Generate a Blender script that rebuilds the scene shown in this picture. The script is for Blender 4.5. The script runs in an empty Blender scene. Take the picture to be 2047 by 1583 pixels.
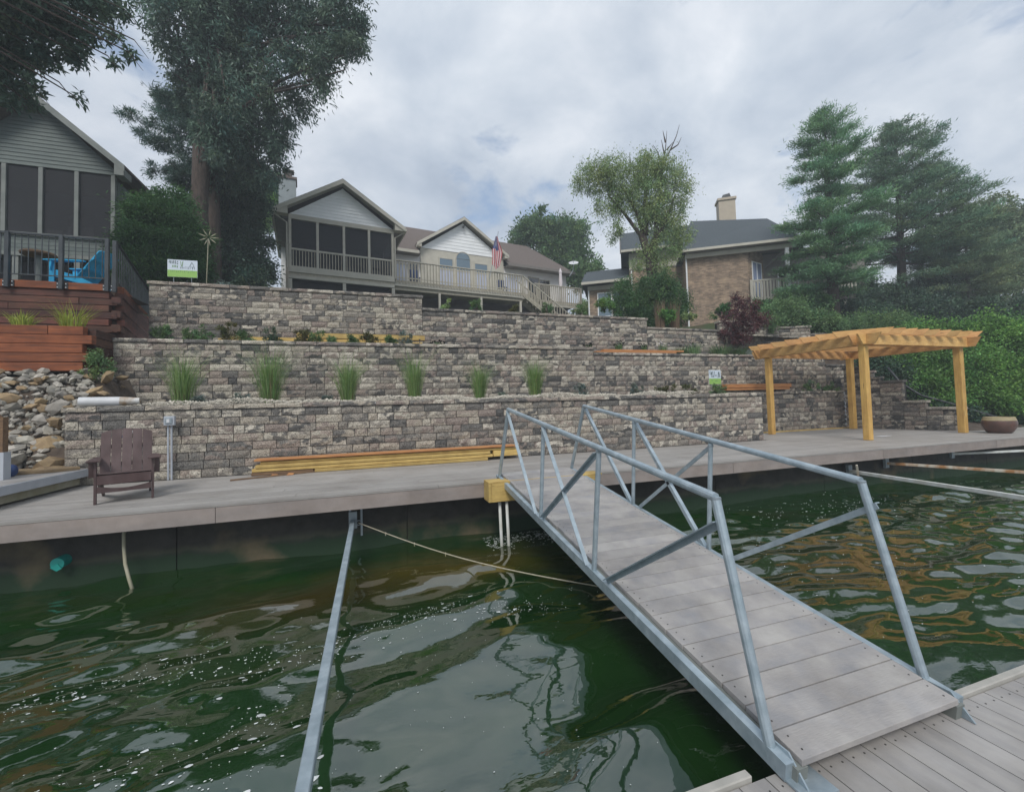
import bpy, bmesh, math, random
import numpy as np
from mathutils import Vector, Matrix
R = math.radians
S = bpy.context.scene
COL = S.collection

# ------------------------------------------------------------------ camera
cam = bpy.data.cameras.new('camera'); camo = bpy.data.objects.new('camera', cam); COL.objects.link(camo)
YAW, PITCH, ROLL = R(18.2), R(2.2), R(1.6)
fw = Vector((math.sin(YAW)*math.cos(PITCH), math.cos(YAW)*math.cos(PITCH), math.sin(PITCH)))
rt = Vector((math.cos(YAW), -math.sin(YAW), 0)); up = rt.cross(fw)
r2 = rt*math.cos(ROLL) - up*math.sin(ROLL); u2 = up*math.cos(ROLL) + rt*math.sin(ROLL)
mw = Matrix((r2, u2, -fw)).transposed().to_4x4(); mw.translation = Vector((0, 0, 1.0))
camo.matrix_world = mw
cam.sensor_width = 36; cam.lens = 36*850/2047; cam.shift_y = -0.0056
cam.clip_start = 0.05; cam.clip_end = 2000
S.camera = camo
# ------------------------------------------------------------------ world, sun, exposure
SUN_EL, SUN_AZ = R(48), R(205)      # azimuth clockwise from +Y
W = bpy.data.worlds.new('World'); S.world = W; W.use_nodes = True
nt = W.node_tree; N = nt.nodes; L = nt.links; N.clear()
def nd(t, **k):
    n = N.new(t)
    for a, b in k.items(): setattr(n, a, b)
    return n
out = nd('ShaderNodeOutputWorld'); bg = nd('ShaderNodeBackground')
sky = nd('ShaderNodeTexSky', sky_type='NISHITA', sun_disc=False, sun_elevation=SUN_EL, sun_rotation=SUN_AZ)
sky.air_density = 1.2; sky.dust_density = 2.5
tc = nd('ShaderNodeTexCoord'); sp = nd('ShaderNodeSeparateXYZ'); L.new(tc.outputs['Generated'], sp.inputs[0])
zz = nd('ShaderNodeMath', operation='MAXIMUM'); L.new(sp.outputs[2], zz.inputs[0]); zz.inputs[1].default_value = 0.0
za = nd('ShaderNodeMath', operation='ADD'); L.new(zz.outputs[0], za.inputs[0]); za.inputs[1].default_value = 0.22
dx = nd('ShaderNodeMath', operation='DIVIDE'); L.new(sp.outputs[0], dx.inputs[0]); L.new(za.outputs[0], dx.inputs[1])
dy = nd('ShaderNodeMath', operation='DIVIDE'); L.new(sp.outputs[1], dy.inputs[0]); L.new(za.outputs[0], dy.inputs[1])
cb = nd('ShaderNodeCombineXYZ'); L.new(dx.outputs[0], cb.inputs[0]); L.new(dy.outputs[0], cb.inputs[1])
def noise(scale, detail, rough, dist, off):
    mp = nd('ShaderNodeMapping'); mp.inputs['Location'].default_value = off; L.new(cb.outputs[0], mp.inputs[0])
    n = nd('ShaderNodeTexNoise'); n.inputs['Scale'].default_value = scale; n.inputs['Detail'].default_value = detail
    n.inputs['Roughness'].default_value = rough; n.inputs['Distortion'].default_value = dist
    L.new(mp.outputs[0], n.inputs['Vector']); return n
def ramp(src, pts):
    r = nd('ShaderNodeValToRGB'); cr = r.color_ramp
    while len(cr.elements) < len(pts): cr.elements.new(0.5)
    for e, (p, c) in zip(cr.elements, pts): e.position = p; e.color = (c[0], c[1], c[2], 1)
    L.new(src, r.inputs[0]); return r
n1 = noise(1.9, 8, 0.6, 0.25, (3.1, 1.7, 0)); n2 = noise(0.8, 3, 0.5, 0.2, (7.3, 2.2, 0)); n3 = noise(2.6, 6, 0.6, 0.3, (2.9, 1.2, 0))
cl = ramp(n1.outputs[0], [(0.30, (0.25, 0.29, 0.35)), (0.42, (0.31, 0.35, 0.405)), (0.53, (0.375, 0.41, 0.455)), (0.64, (0.455, 0.48, 0.515)), (0.78, (0.53, 0.55, 0.575))])
big = ramp(n2.outputs[0], [(0.3, (0.84, 0.86, 0.9)), (0.7, (1.14, 1.13, 1.12))])
mul = nd('ShaderNodeMix', data_type='RGBA', blend_type='MULTIPLY'); mul.inputs[0].default_value = 1
L.new(cl.outputs[0], mul.inputs[6]); L.new(big.outputs[0], mul.inputs[7])
gap = ramp(n3.outputs[0], [(0.31, (0.75,)*3), (0.42, (0,)*3)])
skm = nd('ShaderNodeMix', data_type='RGBA', blend_type='MULTIPLY'); skm.inputs[0].default_value = 1
L.new(sky.outputs[0], skm.inputs[6]); skm.inputs[7].default_value = (0.10, 0.10, 0.10, 1)
mx = nd('ShaderNodeMix', data_type='RGBA'); L.new(gap.outputs[0], mx.inputs[0]); L.new(mul.outputs[2], mx.inputs[6]); L.new(skm.outputs[2], mx.inputs[7])
L.new(mx.outputs[2], bg.inputs[0]); bg.inputs[1].default_value = 1.0; L.new(bg.outputs[0], out.inputs[0])
sd = bpy.data.lights.new('sun', 'SUN'); sd.energy = 1.35; sd.angle = R(22); sd.color = (1.0, 0.965, 0.92)
so = bpy.data.objects.new('sun', sd); COL.objects.link(so)
dv = Vector((math.sin(SUN_AZ)*math.cos(SUN_EL), math.cos(SUN_AZ)*math.cos(SUN_EL), math.sin(SUN_EL)))
so.rotation_euler = dv.to_track_quat('Z', 'Y').to_euler(); so.location = dv*60
S.view_settings.view_transform = 'Standard'; S.view_settings.look = 'None'; S.view_settings.exposure = 0.84; S.view_settings.gamma = 1.0
S.view_settings.use_curve_mapping = False
S.render.engine = 'CYCLES'

rng = random.Random(7); nr = np.random.default_rng(11)
# ------------------------------------------------------------------ materials
MATS = {}
def mat(name, c1, c2=None, rough=0.75, metal=0.0, scale=6.0, stretch=(1, 1, 1), jit=0.0, hue=0.0, bump=0.0, bscale=30.0,
        bstretch=None, spec=0.5, tint=False, detail=5, lo=0.35, hi=0.65, c3=None, trans=0.0, spots=None, grime=None):
    m = bpy.data.materials.new(name); m.use_nodes = True; t = m.node_tree; n = t.nodes; l = t.links
    b = n['Principled BSDF']; b.inputs['Roughness'].default_value = rough; b.inputs['Metallic'].default_value = metal
    b.inputs['Specular IOR Level'].default_value = spec
    g = n.new('ShaderNodeNewGeometry'); oi = n.new('ShaderNodeObjectInfo')
    ad = n.new('ShaderNodeMath'); ad.operation = 'ADD'; l.new(oi.outputs['Random'], ad.inputs[0]); l.new(g.outputs['Random Per Island'], ad.inputs[1])
    fr = n.new('ShaderNodeMath'); fr.operation = 'FRACT'; l.new(ad.outputs[0], fr.inputs[0]); rnd = fr.outputs[0]
    mp = n.new('ShaderNodeMapping'); mp.inputs['Scale'].default_value = stretch; l.new(g.outputs['Position'], mp.inputs[0])
    off = n.new('ShaderNodeMath'); off.operation = 'MULTIPLY'; l.new(rnd, off.inputs[0]); off.inputs[1].default_value = 37.0
    l.new(off.outputs[0], mp.inputs['Location'])
    tx = n.new('ShaderNodeTexNoise'); tx.inputs['Scale'].default_value = scale; tx.inputs['Detail'].default_value = detail
    l.new(mp.outputs[0], tx.inputs['Vector'])
    rp = n.new('ShaderNodeValToRGB'); cr = rp.color_ramp; cr.elements[0].position = lo; cr.elements[1].position = hi
    c2 = c2 or tuple(x*0.8 for x in c1); cr.elements[0].color = (*c1, 1); cr.elements[1].color = (*c2, 1)
    if c3: e = cr.elements.new((lo+hi)/2); e.color = (*c3, 1)
    l.new(tx.outputs[0], rp.inputs[0]); col = rp.outputs[0]
    if tint:
        at = n.new('ShaderNodeAttribute'); at.attribute_name = 'tint'
        mm = n.new('ShaderNodeMix'); mm.data_type = 'RGBA'; mm.blend_type = 'MULTIPLY'; mm.inputs[0].default_value = 1
        l.new(col, mm.inputs[6]); l.new(at.outputs['Color'], mm.inputs[7]); col = mm.outputs[2]
    if jit or hue:
        hs = n.new('ShaderNodeHueSaturation'); l.new(col, hs.inputs['Color'])
        mr = n.new('ShaderNodeMapRange'); l.new(rnd, mr.inputs[0]); mr.inputs[3].default_value = 1-jit; mr.inputs[4].default_value = 1+jit
        l.new(mr.outputs[0], hs.inputs['Value'])
        if hue:
            m2 = n.new('ShaderNodeMath'); m2.operation = 'MULTIPLY'; m2.inputs[1].default_value = 7.31; l.new(rnd, m2.inputs[0])
            f2 = n.new('ShaderNodeMath'); f2.operation = 'FRACT'; l.new(m2.outputs[0], f2.inputs[0])
            m3 = n.new('ShaderNodeMapRange'); l.new(f2.outputs[0], m3.inputs[0]); m3.inputs[3].default_value = 0.5-hue; m3.inputs[4].default_value = 0.5+hue
            l.new(m3.outputs[0], hs.inputs['Hue'])
        col = hs.outputs[0]
    if spots:
        mv = n.new('ShaderNodeMapping'); mv.inputs['Scale'].default_value = stretch; l.new(g.outputs['Position'], mv.inputs[0]); l.new(off.outputs[0], mv.inputs['Location'])
        vo = n.new('ShaderNodeTexVoronoi'); vo.inputs['Scale'].default_value = spots[0]; l.new(mv.outputs[0], vo.inputs['Vector'])
        rv = n.new('ShaderNodeValToRGB'); rv.color_ramp.elements[0].position = spots[1]*.6; rv.color_ramp.elements[0].color = (*[spots[2]]*3, 1); rv.color_ramp.elements[1].position = spots[1]; rv.color_ramp.elements[1].color = (1, 1, 1, 1); l.new(vo.outputs['Distance'], rv.inputs[0])
        mk = n.new('ShaderNodeMix'); mk.data_type = 'RGBA'; mk.blend_type = 'MULTIPLY'; mk.inputs[0].default_value = 1; l.new(col, mk.inputs[6]); l.new(rv.outputs[0], mk.inputs[7]); col = mk.outputs[2]
    if grime:
        tg = n.new('ShaderNodeTexNoise'); tg.inputs['Scale'].default_value = grime[0]; tg.inputs['Detail'].default_value = 8; tg.inputs['Roughness'].default_value = .65; l.new(g.outputs['Position'], tg.inputs['Vector'])
        rg = n.new('ShaderNodeValToRGB'); rg.color_ramp.elements[0].position = .32; rg.color_ramp.elements[0].color = (*grime[1], 1); rg.color_ramp.elements[1].position = .62; rg.color_ramp.elements[1].color = (1.08, 1.08, 1.08, 1); l.new(tg.outputs[0], rg.inputs[0])
        mg = n.new('ShaderNodeMix'); mg.data_type = 'RGBA'; mg.blend_type = 'MULTIPLY'; mg.inputs[0].default_value = 1; l.new(col, mg.inputs[6]); l.new(rg.outputs[0], mg.inputs[7]); col = mg.outputs[2]
    l.new(col, b.inputs['Base Color'])
    if bump:
        mb = n.new('ShaderNodeMapping'); mb.inputs['Scale'].default_value = bstretch or stretch; l.new(g.outputs['Position'], mb.inputs[0])
        l.new(off.outputs[0], mb.inputs['Location'])
        tb = n.new('ShaderNodeTexNoise'); tb.inputs['Scale'].default_value = bscale; tb.inputs['Detail'].default_value = 4; l.new(mb.outputs[0], tb.inputs['Vector'])
        bp = n.new('ShaderNodeBump'); bp.inputs['Strength'].default_value = 1.0; bp.inputs['Distance'].default_value = bump
        l.new(tb.outputs[0], bp.inputs['Height']); l.new(bp.outputs[0], b.inputs['Normal'])
    if trans:
        tr = n.new('ShaderNodeBsdfTranslucent'); l.new(col, tr.inputs[0]); mxs = n.new('ShaderNodeMixShader'); mxs.inputs[0].default_value = trans
        l.new(b.outputs[0], mxs.inputs[1]); l.new(tr.outputs[0], mxs.inputs[2]); l.new(mxs.outputs[0], n['Material Output'].inputs[0])
    MATS[name] = m; return m

def stone_mat(name, dark=1.0):
    m = mat(name, (0.3, 0.28, 0.25), (0.1, 0.1, 0.1), rough=0.95, scale=6.5, stretch=(1, 1, 1.5), bump=0.006, bscale=55, spec=0.2, detail=6)
    t = m.node_tree; n = t.nodes; l = t.links; b = n['Principled BSDF']
    fr = [x for x in n if x.type == 'MATH' and x.operation == 'FRACT'][0]
    pal = n.new('ShaderNodeValToRGB'); pal.color_ramp.interpolation = 'CONSTANT'; cr = pal.color_ramp
    cols = [(0.35, 0.325, 0.275), (0.24, 0.222, 0.195), (0.15, 0.144, 0.134), (0.26, 0.222, 0.192), (0.085, 0.084, 0.082), (0.32, 0.288, 0.24), (0.2, 0.183, 0.162), (0.22, 0.186, 0.166), (0.42, 0.39, 0.335), (0.125, 0.121, 0.115)]
    while len(cr.elements) < len(cols): cr.elements.new(0.5)
    for i, e in enumerate(cr.elements): e.position = i/len(cols); e.color = tuple(v*dark for v in cols[i])+(1,)
    l.new(fr.outputs[0], pal.inputs[0])
    m2 = n.new('ShaderNodeMath'); m2.operation = 'MULTIPLY_ADD'; m2.inputs[1].default_value = 3.7; m2.inputs[2].default_value = 0.31; l.new(fr.outputs[0], m2.inputs[0])
    f2 = n.new('ShaderNodeMath'); f2.operation = 'FRACT'; l.new(m2.outputs[0], f2.inputs[0])
    p2 = n.new('ShaderNodeValToRGB'); p2.color_ramp.interpolation = 'CONSTANT'; c2 = p2.color_ramp
    while len(c2.elements) < len(cols): c2.elements.new(0.5)
    for i, e in enumerate(c2.elements): e.position = i/len(cols); e.color = tuple(v*dark for v in cols[(i*3+1) % len(cols)])+(1,)
    l.new(f2.outputs[0], p2.inputs[0])
    tx = [x for x in n if x.type == 'TEX_NOISE'][0]
    r = n.new('ShaderNodeValToRGB'); r.color_ramp.elements[0].position = 0.47; r.color_ramp.elements[1].position = 0.56; l.new(tx.outputs[0], r.inputs[0])
    mx = n.new('ShaderNodeMix'); mx.data_type = 'RGBA'; l.new(r.outputs[0], mx.inputs[0]); l.new(pal.outputs[0], mx.inputs[6]); l.new(p2.outputs[0], mx.inputs[7])
    # fine pitting
    g = [x for x in n if x.type == 'NEW_GEOMETRY'][0]
    tf = n.new('ShaderNodeTexNoise'); tf.inputs['Scale'].default_value = 60; tf.inputs['Detail'].default_value = 3; l.new(g.outputs['Position'], tf.inputs['Vector'])
    rf = n.new('ShaderNodeValToRGB'); rf.color_ramp.elements[0].position = 0.36; rf.color_ramp.elements[0].color = (0.45, 0.44, 0.43, 1); rf.color_ramp.elements[1].position = 0.6; rf.color_ramp.elements[1].color = (1.15, 1.14, 1.12, 1)
    l.new(tf.outputs[0], rf.inputs[0])
    mf = n.new('ShaderNodeMix'); mf.data_type = 'RGBA'; mf.blend_type = 'MULTIPLY'; mf.inputs[0].default_value = 1; l.new(mx.outputs[2], mf.inputs[6]); l.new(rf.outputs[0], mf.inputs[7])
    l.new(mf.outputs[2], b.inputs['Base Color']); return m

STONE = stone_mat('split_face_stone', 1.25)
CAPM = stone_mat('cap_stone_material', 1.35)
JOINT = mat('dark_joint', (0.03, 0.028, 0.026), (0.05, 0.047, 0.043))
DECKM = mat('composite_deck', (0.295, 0.28, 0.265), (0.345, 0.33, 0.31), rough=0.6, scale=3, stretch=(0.4, 8, 8), jit=0.12, bump=0.0015, bscale=60, grime=(1.3, (.84, .82, .8)))
FASC = mat('deck_fascia', (0.30, 0.255, 0.23), (0.25, 0.22, 0.205), rough=0.65, scale=3, stretch=(0.5, 4, 2), jit=0.05, grime=(2.5, (.82, .8, .78)))
PLANK = mat('gangway_plank', (0.26, 0.258, 0.265), (0.375, 0.36, 0.34), rough=0.7, scale=5, stretch=(1, 1, 1), jit=0.07, bump=0.002, bscale=90, bstretch=(0.3, 1.5, 1), c3=(0.325, 0.31, 0.30), lo=0.3, hi=0.7, grime=(2.2, (.78, .77, .76)))
DOCKM = mat('dock_plank', (0.285, 0.275, 0.27), (0.34, 0.325, 0.31), rough=0.75, scale=4, stretch=(3, 0.6, 1), jit=0.07, bump=0.002, bscale=80, bstretch=(1, 0.2, 1), grime=(2.0, (.8, .79, .77)))
TRIMW = mat('weathered_edge_board', (0.33, 0.32, 0.29), (0.4, 0.385, 0.35), scale=9)
GALV = mat('galvanised_steel', (0.32, 0.39, 0.43), (0.42, 0.49, 0.53), rough=0.45, metal=0.45, scale=14, jit=0.06, bump=0.001, bscale=60, c3=(0.36, 0.43, 0.475), grime=(7, (.82, .84, .85)))
GALVD = mat('old_galvanised_steel', (0.36, 0.42, 0.46), (0.24, 0.28, 0.31), rough=0.5, metal=0.3, scale=10)
RUSTY = mat('rusty_pole_paint', (0.5, 0.46, 0.38), (0.34, 0.17, 0.07), rough=0.8, scale=5, stretch=(1, 1.5, 1), lo=0.4, hi=0.6)
WPVC = mat('white_plastic', (0.62, 0.63, 0.64), (0.52, 0.53, 0.54), rough=0.45, scale=4)
GPVC = mat('grey_plastic', (0.36, 0.39, 0.43), (0.42, 0.45, 0.49), rough=0.5, scale=4)
DIRTM = mat('dirty_plastic', (0.6, 0.6, 0.58), (0.3, 0.2, 0.11), rough=0.6, scale=9)
CEDAR = mat('cedar_wood', (0.62, 0.375, 0.145), (0.46, 0.245, 0.085), rough=0.6, scale=5, stretch=(1.2, 1.2, 7), jit=0.22, hue=0.008, bump=0.001, bscale=30, c3=(0.56, 0.325, 0.12), lo=0.3, hi=0.72, spots=(1.6, .09, .35), grime=(3, (.82, .76, .7)))
CEDARP = mat('cedar_post_wood', (0.62, 0.40, 0.12), (0.46, 0.26, 0.075), rough=0.6, scale=5, stretch=(8, 8, 0.7), jit=0.1, bump=0.001, bscale=30, c3=(0.56, 0.345, 0.10), lo=0.3, hi=0.72, spots=(1.5, .10, .35), grime=(3, (.85, .8, .72)))
TREATED = mat('treated_yellow_lumber', (0.56, 0.40, 0.13), (0.38, 0.24, 0.07), rough=0.7, scale=5, stretch=(0.8, 6, 10), jit=0.22, c3=(0.5, 0.355, 0.12), lo=0.3, hi=0.75, spots=(1.6, .08, .4), grime=(4, (.8, .76, .7)))
ORANGEW = mat('orange_lumber', (0.5, 0.24, 0.09), (0.36, 0.15, 0.055), rough=0.7, scale=5, stretch=(0.8, 6, 10), jit=0.1)
BROWNW = mat('old_brown_lumber', (0.12, 0.07, 0.04), (0.2, 0.12, 0.06), scale=7, stretch=(1, 6, 8))
TIMBER = mat('stained_timber', (0.15, 0.05, 0.03), (0.06, 0.028, 0.02), rough=0.75, scale=3, stretch=(0.7, 4, 9), jit=0.45, hue=0.015, bump=0.003, bscale=14, bstretch=(0.5, 4, 12), c3=(0.10, 0.04, 0.026), lo=0.3, hi=0.7, grime=(2.5, (.55, .52, .5)))
TIMBERO = mat('bright_stained_timber', (0.30, 0.092, 0.03), (0.13, 0.042, 0.02), rough=0.75, scale=3, stretch=(0.7, 4, 9), jit=0.18, bump=0.003, bscale=14, bstretch=(0.5, 4, 12), c3=(0.23, 0.07, 0.026), lo=0.3, hi=0.7, grime=(2.2, (.6, .55, .5)))
CHAIRM = mat('brown_resin', (0.068, 0.038, 0.036), (0.10, 0.064, 0.062), rough=0.55, scale=4, stretch=(2, 2, 0.6), jit=0.12, bump=0.0006, bscale=60, grime=(9, (.85, .85, .85)))
BLUEM = mat('bright_blue_paint', (0.02, 0.42, 0.72), (0.02, 0.34, 0.62), rough=0.5, scale=4)
BLACKM = mat('black_metal', (0.035, 0.04, 0.045), (0.055, 0.06, 0.065), rough=0.5, metal=0.2, scale=4)
RAILM = mat('dark_rail_metal', (0.035, 0.042, 0.048), (0.055, 0.063, 0.07), rough=0.45, metal=0.3, scale=4)
SIDING = mat('white_vinyl_siding', (0.84, 0.86, 0.87), (0.78, 0.80, 0.81), rough=0.55, scale=2)
SIDINGW = mat('white_wall_paint', (0.78, 0.76, 0.75), (0.72, 0.70, 0.69), rough=0.6, scale=2)
SIDEG = mat('grey_green_siding', (0.10, 0.125, 0.12), (0.125, 0.15, 0.14), rough=0.7, scale=2)
TRIM = mat('beige_trim', (0.50, 0.475, 0.405), (0.44, 0.42, 0.355), rough=0.65, scale=3, jit=0.05)
TRIMG = mat('grey_trim', (0.15, 0.165, 0.155), (0.2, 0.215, 0.2), rough=0.7, scale=3)
DECKW = mat('weathered_deck_wood', (0.42, 0.39, 0.31), (0.33, 0.30, 0.24), rough=0.8, scale=5, stretch=(3, 3, 0.7), jit=0.14)
ROOFB = mat('brown_shingle', (0.155, 0.125, 0.11), (0.11, 0.09, 0.08), rough=0.95, scale=18, stretch=(1, 1, 3), bump=0.01, bscale=25)
ROOFS = mat('slate_grey_shingle', (0.05, 0.065, 0.075), (0.075, 0.09, 0.1), rough=0.9, scale=14, stretch=(1, 1, 3), bump=0.01, bscale=25)
SOFFIT = mat('soffit_grey', (0.17, 0.155, 0.14), (0.2, 0.18, 0.165), scale=3)
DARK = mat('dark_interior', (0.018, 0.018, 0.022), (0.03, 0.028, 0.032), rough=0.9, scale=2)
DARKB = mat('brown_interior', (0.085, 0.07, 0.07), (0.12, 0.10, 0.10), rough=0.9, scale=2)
TANCH = mat('tan_stucco', (0.46, 0.40, 0.31), (0.42, 0.36, 0.28), scale=3)
GREYCH = mat('grey_green_stucco', (0.27, 0.31, 0.32), (0.24, 0.275, 0.285), scale=3)
BARK = mat('pine_bark', (0.10, 0.075, 0.06), (0.055, 0.042, 0.036), rough=0.95, scale=5, stretch=(4, 4, 0.8), bump=0.02, bscale=9, bstretch=(4, 4, 0.6))
BARKG = mat('grey_bark', (0.15, 0.13, 0.12), (0.09, 0.08, 0.072), rough=0.95, scale=5, stretch=(4, 4, 0.8), bump=0.015, bscale=9)
STEMM = mat('dry_stem', (0.24, 0.16, 0.10), (0.15, 0.10, 0.065), scale=9)
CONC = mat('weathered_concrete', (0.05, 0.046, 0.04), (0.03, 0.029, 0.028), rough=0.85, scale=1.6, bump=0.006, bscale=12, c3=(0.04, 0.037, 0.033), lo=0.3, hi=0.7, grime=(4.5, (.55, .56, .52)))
GRAVEL = mat('pale_gravel', (0.56, 0.52, 0.44), (0.4, 0.37, 0.31), scale=12, jit=0.3)
SOIL = mat('mulch_soil', (0.10, 0.075, 0.055), (0.06, 0.045, 0.035), rough=0.95, scale=6, bump=0.02, bscale=12)
GRASSG = mat('lawn_ground', (0.05, 0.075, 0.025), (0.075, 0.07, 0.035), rough=0.95, scale=1.5, bump=0.03, bscale=10)
ROCK = mat('limestone_rock', (0.40, 0.375, 0.325), (0.21, 0.2, 0.18), rough=0.92, scale=6, jit=0.28, hue=0.012, bump=0.012, bscale=16, c3=(0.31, 0.29, 0.25))
ROCKT = mat('tan_rock', (0.36, 0.265, 0.15), (0.24, 0.17, 0.10), rough=0.92, scale=6, jit=0.22, bump=0.012, bscale=16)
POTM = mat('glazed_brown_pot', (0.12, 0.06, 0.045), (0.085, 0.05, 0.04), rough=0.35, scale=6)
POTR = mat('sandy_pot_rim', (0.38, 0.31, 0.17), (0.3, 0.25, 0.15), rough=0.7, scale=8)
TEAL = mat('teal_plastic', (0.01, 0.30, 0.26), (0.01, 0.22, 0.2), rough=0.5, scale=8)
NAVY = mat('navy_plastic', (0.015, 0.035, 0.12), (0.02, 0.05, 0.16), rough=0.4, scale=4)
ROPEM = mat('pale_rope', (0.4, 0.37, 0.29), (0.3, 0.27, 0.2), rough=0.9, scale=20)
ROPED = mat('olive_hose', (0.27, 0.26, 0.17), (0.36, 0.34, 0.26), rough=0.8, scale=6)
SIGNW = mat('sign_white', (0.56, 0.64, 0.72), (0.6, 0.67, 0.74), rough=0.5, scale=2)
SIGNG = mat('sign_green', (0.26, 0.47, 0.11), (0.29, 0.5, 0.12), rough=0.5, scale=2)
SIGNK = mat('sign_dark_print', (0.03, 0.06, 0.07), (0.05, 0.09, 0.09), rough=0.5, scale=2)
SIGNL = mat('sign_green_print', (0.14, 0.27, 0.10), (0.16, 0.3, 0.1), rough=0.5, scale=2)
FRED = mat('flag_red', (0.45, 0.05, 0.055), (0.38, 0.04, 0.05), rough=0.8, scale=5)
FWHT = mat('flag_white', (0.68, 0.62, 0.63), (0.6, 0.56, 0.58), rough=0.8, scale=5)
FBLU = mat('flag_blue', (0.06, 0.09, 0.24), (0.05, 0.07, 0.2), rough=0.8, scale=5)
FOAM = mat('white_foam', (0.58, 0.6, 0.6), (0.5, 0.53, 0.53), rough=0.7, scale=30, jit=0.2)
PVCY = mat('aged_white_pipe', (0.62, 0.64, 0.63), (0.5, 0.5, 0.45), rough=0.5, scale=6)
def leafm(name, c1, c2, **k):
    return mat(name, c1, c2, rough=0.55, scale=0.7, spec=0.35, tint=True, jit=k.pop('jit', 0.0), trans=k.pop('trans', 0.28), **k)
LF_OAK = leafm('oak_leaves', (.085, .145, .11), (.12, .19, .13))
LF_PINE = leafm('blue_green_needles', (0.07, 0.13, 0.105), (0.09, 0.16, 0.11))
LF_SHRUB = leafm('yew_needles', (0.055, 0.13, 0.045), (0.085, 0.18, 0.055))
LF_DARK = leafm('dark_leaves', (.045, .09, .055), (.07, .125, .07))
LF_LIGHT = leafm('olive_leaves', (.22, .32, .12), (.28, .37, .15))
LF_MID = leafm('mid_green_leaves', (0.11, 0.2, 0.085), (0.155, 0.26, 0.1))
LF_PINE2 = leafm('white_pine_needles', (.13, .26, .14), (.19, .35, .16))
LF_HEM = leafm('spruce_needles', (.11, .20, .12), (.16, .26, .14))
LF_GREY = leafm('grey_green_needles', (.15, .21, .11), (.2, .27, .14))
LF_IVY = leafm('bright_ivy_leaves', (0.1, 0.23, 0.05), (0.17, 0.33, 0.075))
LF_RED = leafm('maroon_leaves', (0.098, 0.038, 0.045), (0.135, 0.053, 0.060))
LF_YEL = leafm('yellow_green_blades', (0.4, 0.46, 0.08), (0.3, 0.38, 0.08))
LF_GRASS = leafm('tall_grass_blades', (0.13, 0.25, 0.07), (0.19, 0.3, 0.09))
LF_BLUE = leafm('silver_blue_leaves', (0.14, 0.19, 0.17), (0.18, 0.23, 0.2))
LF_BRUSH = leafm('rust_tipped_leaves', (0.13, 0.11, 0.045), (0.09, 0.13, 0.04))
PETY = leafm('yellow_petals', (0.65, 0.5, 0.05), (0.6, 0.45, 0.05))
PETR = leafm('red_petals', (0.45, 0.05, 0.05), (0.4, 0.08, 0.06))

def brick_mat():
    m = bpy.data.materials.new('tan_brickwork'); m.use_nodes = True; n = m.node_tree.nodes; l = m.node_tree.links; b = n['Principled BSDF']; b.inputs['Roughness'].default_value = 0.9
    t = n.new('ShaderNodeTexCoord'); mp = n.new('ShaderNodeMapping'); mp.inputs['Rotation'].default_value = (R(90), 0, 0)
    sx = n.new('ShaderNodeSeparateXYZ'); l.new(t.outputs['Object'], sx.inputs[0])
    ad = n.new('ShaderNodeMath'); ad.operation = 'ADD'; l.new(sx.outputs[0], ad.inputs[0]); l.new(sx.outputs[1], ad.inputs[1])
    cbx = n.new('ShaderNodeCombineXYZ'); l.new(ad.outputs[0], cbx.inputs[0]); l.new(sx.outputs[2], cbx.inputs[1])
    br = n.new('ShaderNodeTexBrick'); l.new(cbx.outputs[0], br.inputs['Vector']); br.inputs['Scale'].default_value = 1.0
    br.inputs['Brick Width'].default_value = 0.21; br.inputs['Row Height'].default_value = 0.075; br.inputs['Mortar Size'].default_value = 0.007
    br.inputs['Color1'].default_value = (0.39, 0.29, 0.215, 1); br.inputs['Color2'].default_value = (0.2, 0.145, 0.11, 1); br.inputs['Mortar'].default_value = (0.27, 0.25, 0.21, 1)
    ns = n.new('ShaderNodeTexNoise'); ns.inputs['Scale'].default_value = 3.0; ns.inputs['Detail'].default_value = 6; l.new(t.outputs['Object'], ns.inputs['Vector'])
    rp = n.new('ShaderNodeValToRGB'); rp.color_ramp.elements[0].position = 0.3; rp.color_ramp.elements[0].color = (0.75, 0.75, 0.75, 1); rp.color_ramp.elements[1].position = 0.7; rp.color_ramp.elements[1].color = (1.35, 1.3, 1.2, 1); l.new(ns.outputs[0], rp.inputs[0])
    mx = n.new('ShaderNodeMix'); mx.data_type = 'RGBA'; mx.blend_type = 'MULTIPLY'; mx.inputs[0].default_value = 1; l.new(br.outputs[0], mx.inputs[6]); l.new(rp.outputs[0], mx.inputs[7])
    l.new(mx.outputs[2], b.inputs['Base Color']); bp = n.new('ShaderNodeBump'); bp.inputs['Distance'].default_value = 0.01; l.new(br.outputs['Fac'], bp.inputs['Height']); bp.invert = True; l.new(bp.outputs[0], b.inputs['Normal'])
    return m
BRICK = brick_mat()
def glass_mat(name, c):
    m = bpy.data.materials.new(name); m.use_nodes = True; b = m.node_tree.nodes['Principled BSDF']; b.inputs['Base Color'].default_value = (*c, 1); b.inputs['Roughness'].default_value = 0.06
    b.inputs['Specular IOR Level'].default_value = 0.9; b.inputs['Coat Weight'].default_value = 0.6; b.inputs['Coat Roughness'].default_value = 0.03; return m
GLASSB = glass_mat('window_glass_blue', (0.11, 0.17, 0.22)); GLASSW = glass_mat('curtain_reflection_glass', (0.42, 0.45, 0.55)); GLASSD = glass_mat('window_glass_dark', (0.02, 0.02, 0.025))  # greyish lilac pane colour stands in for a curtain reflection
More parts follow.
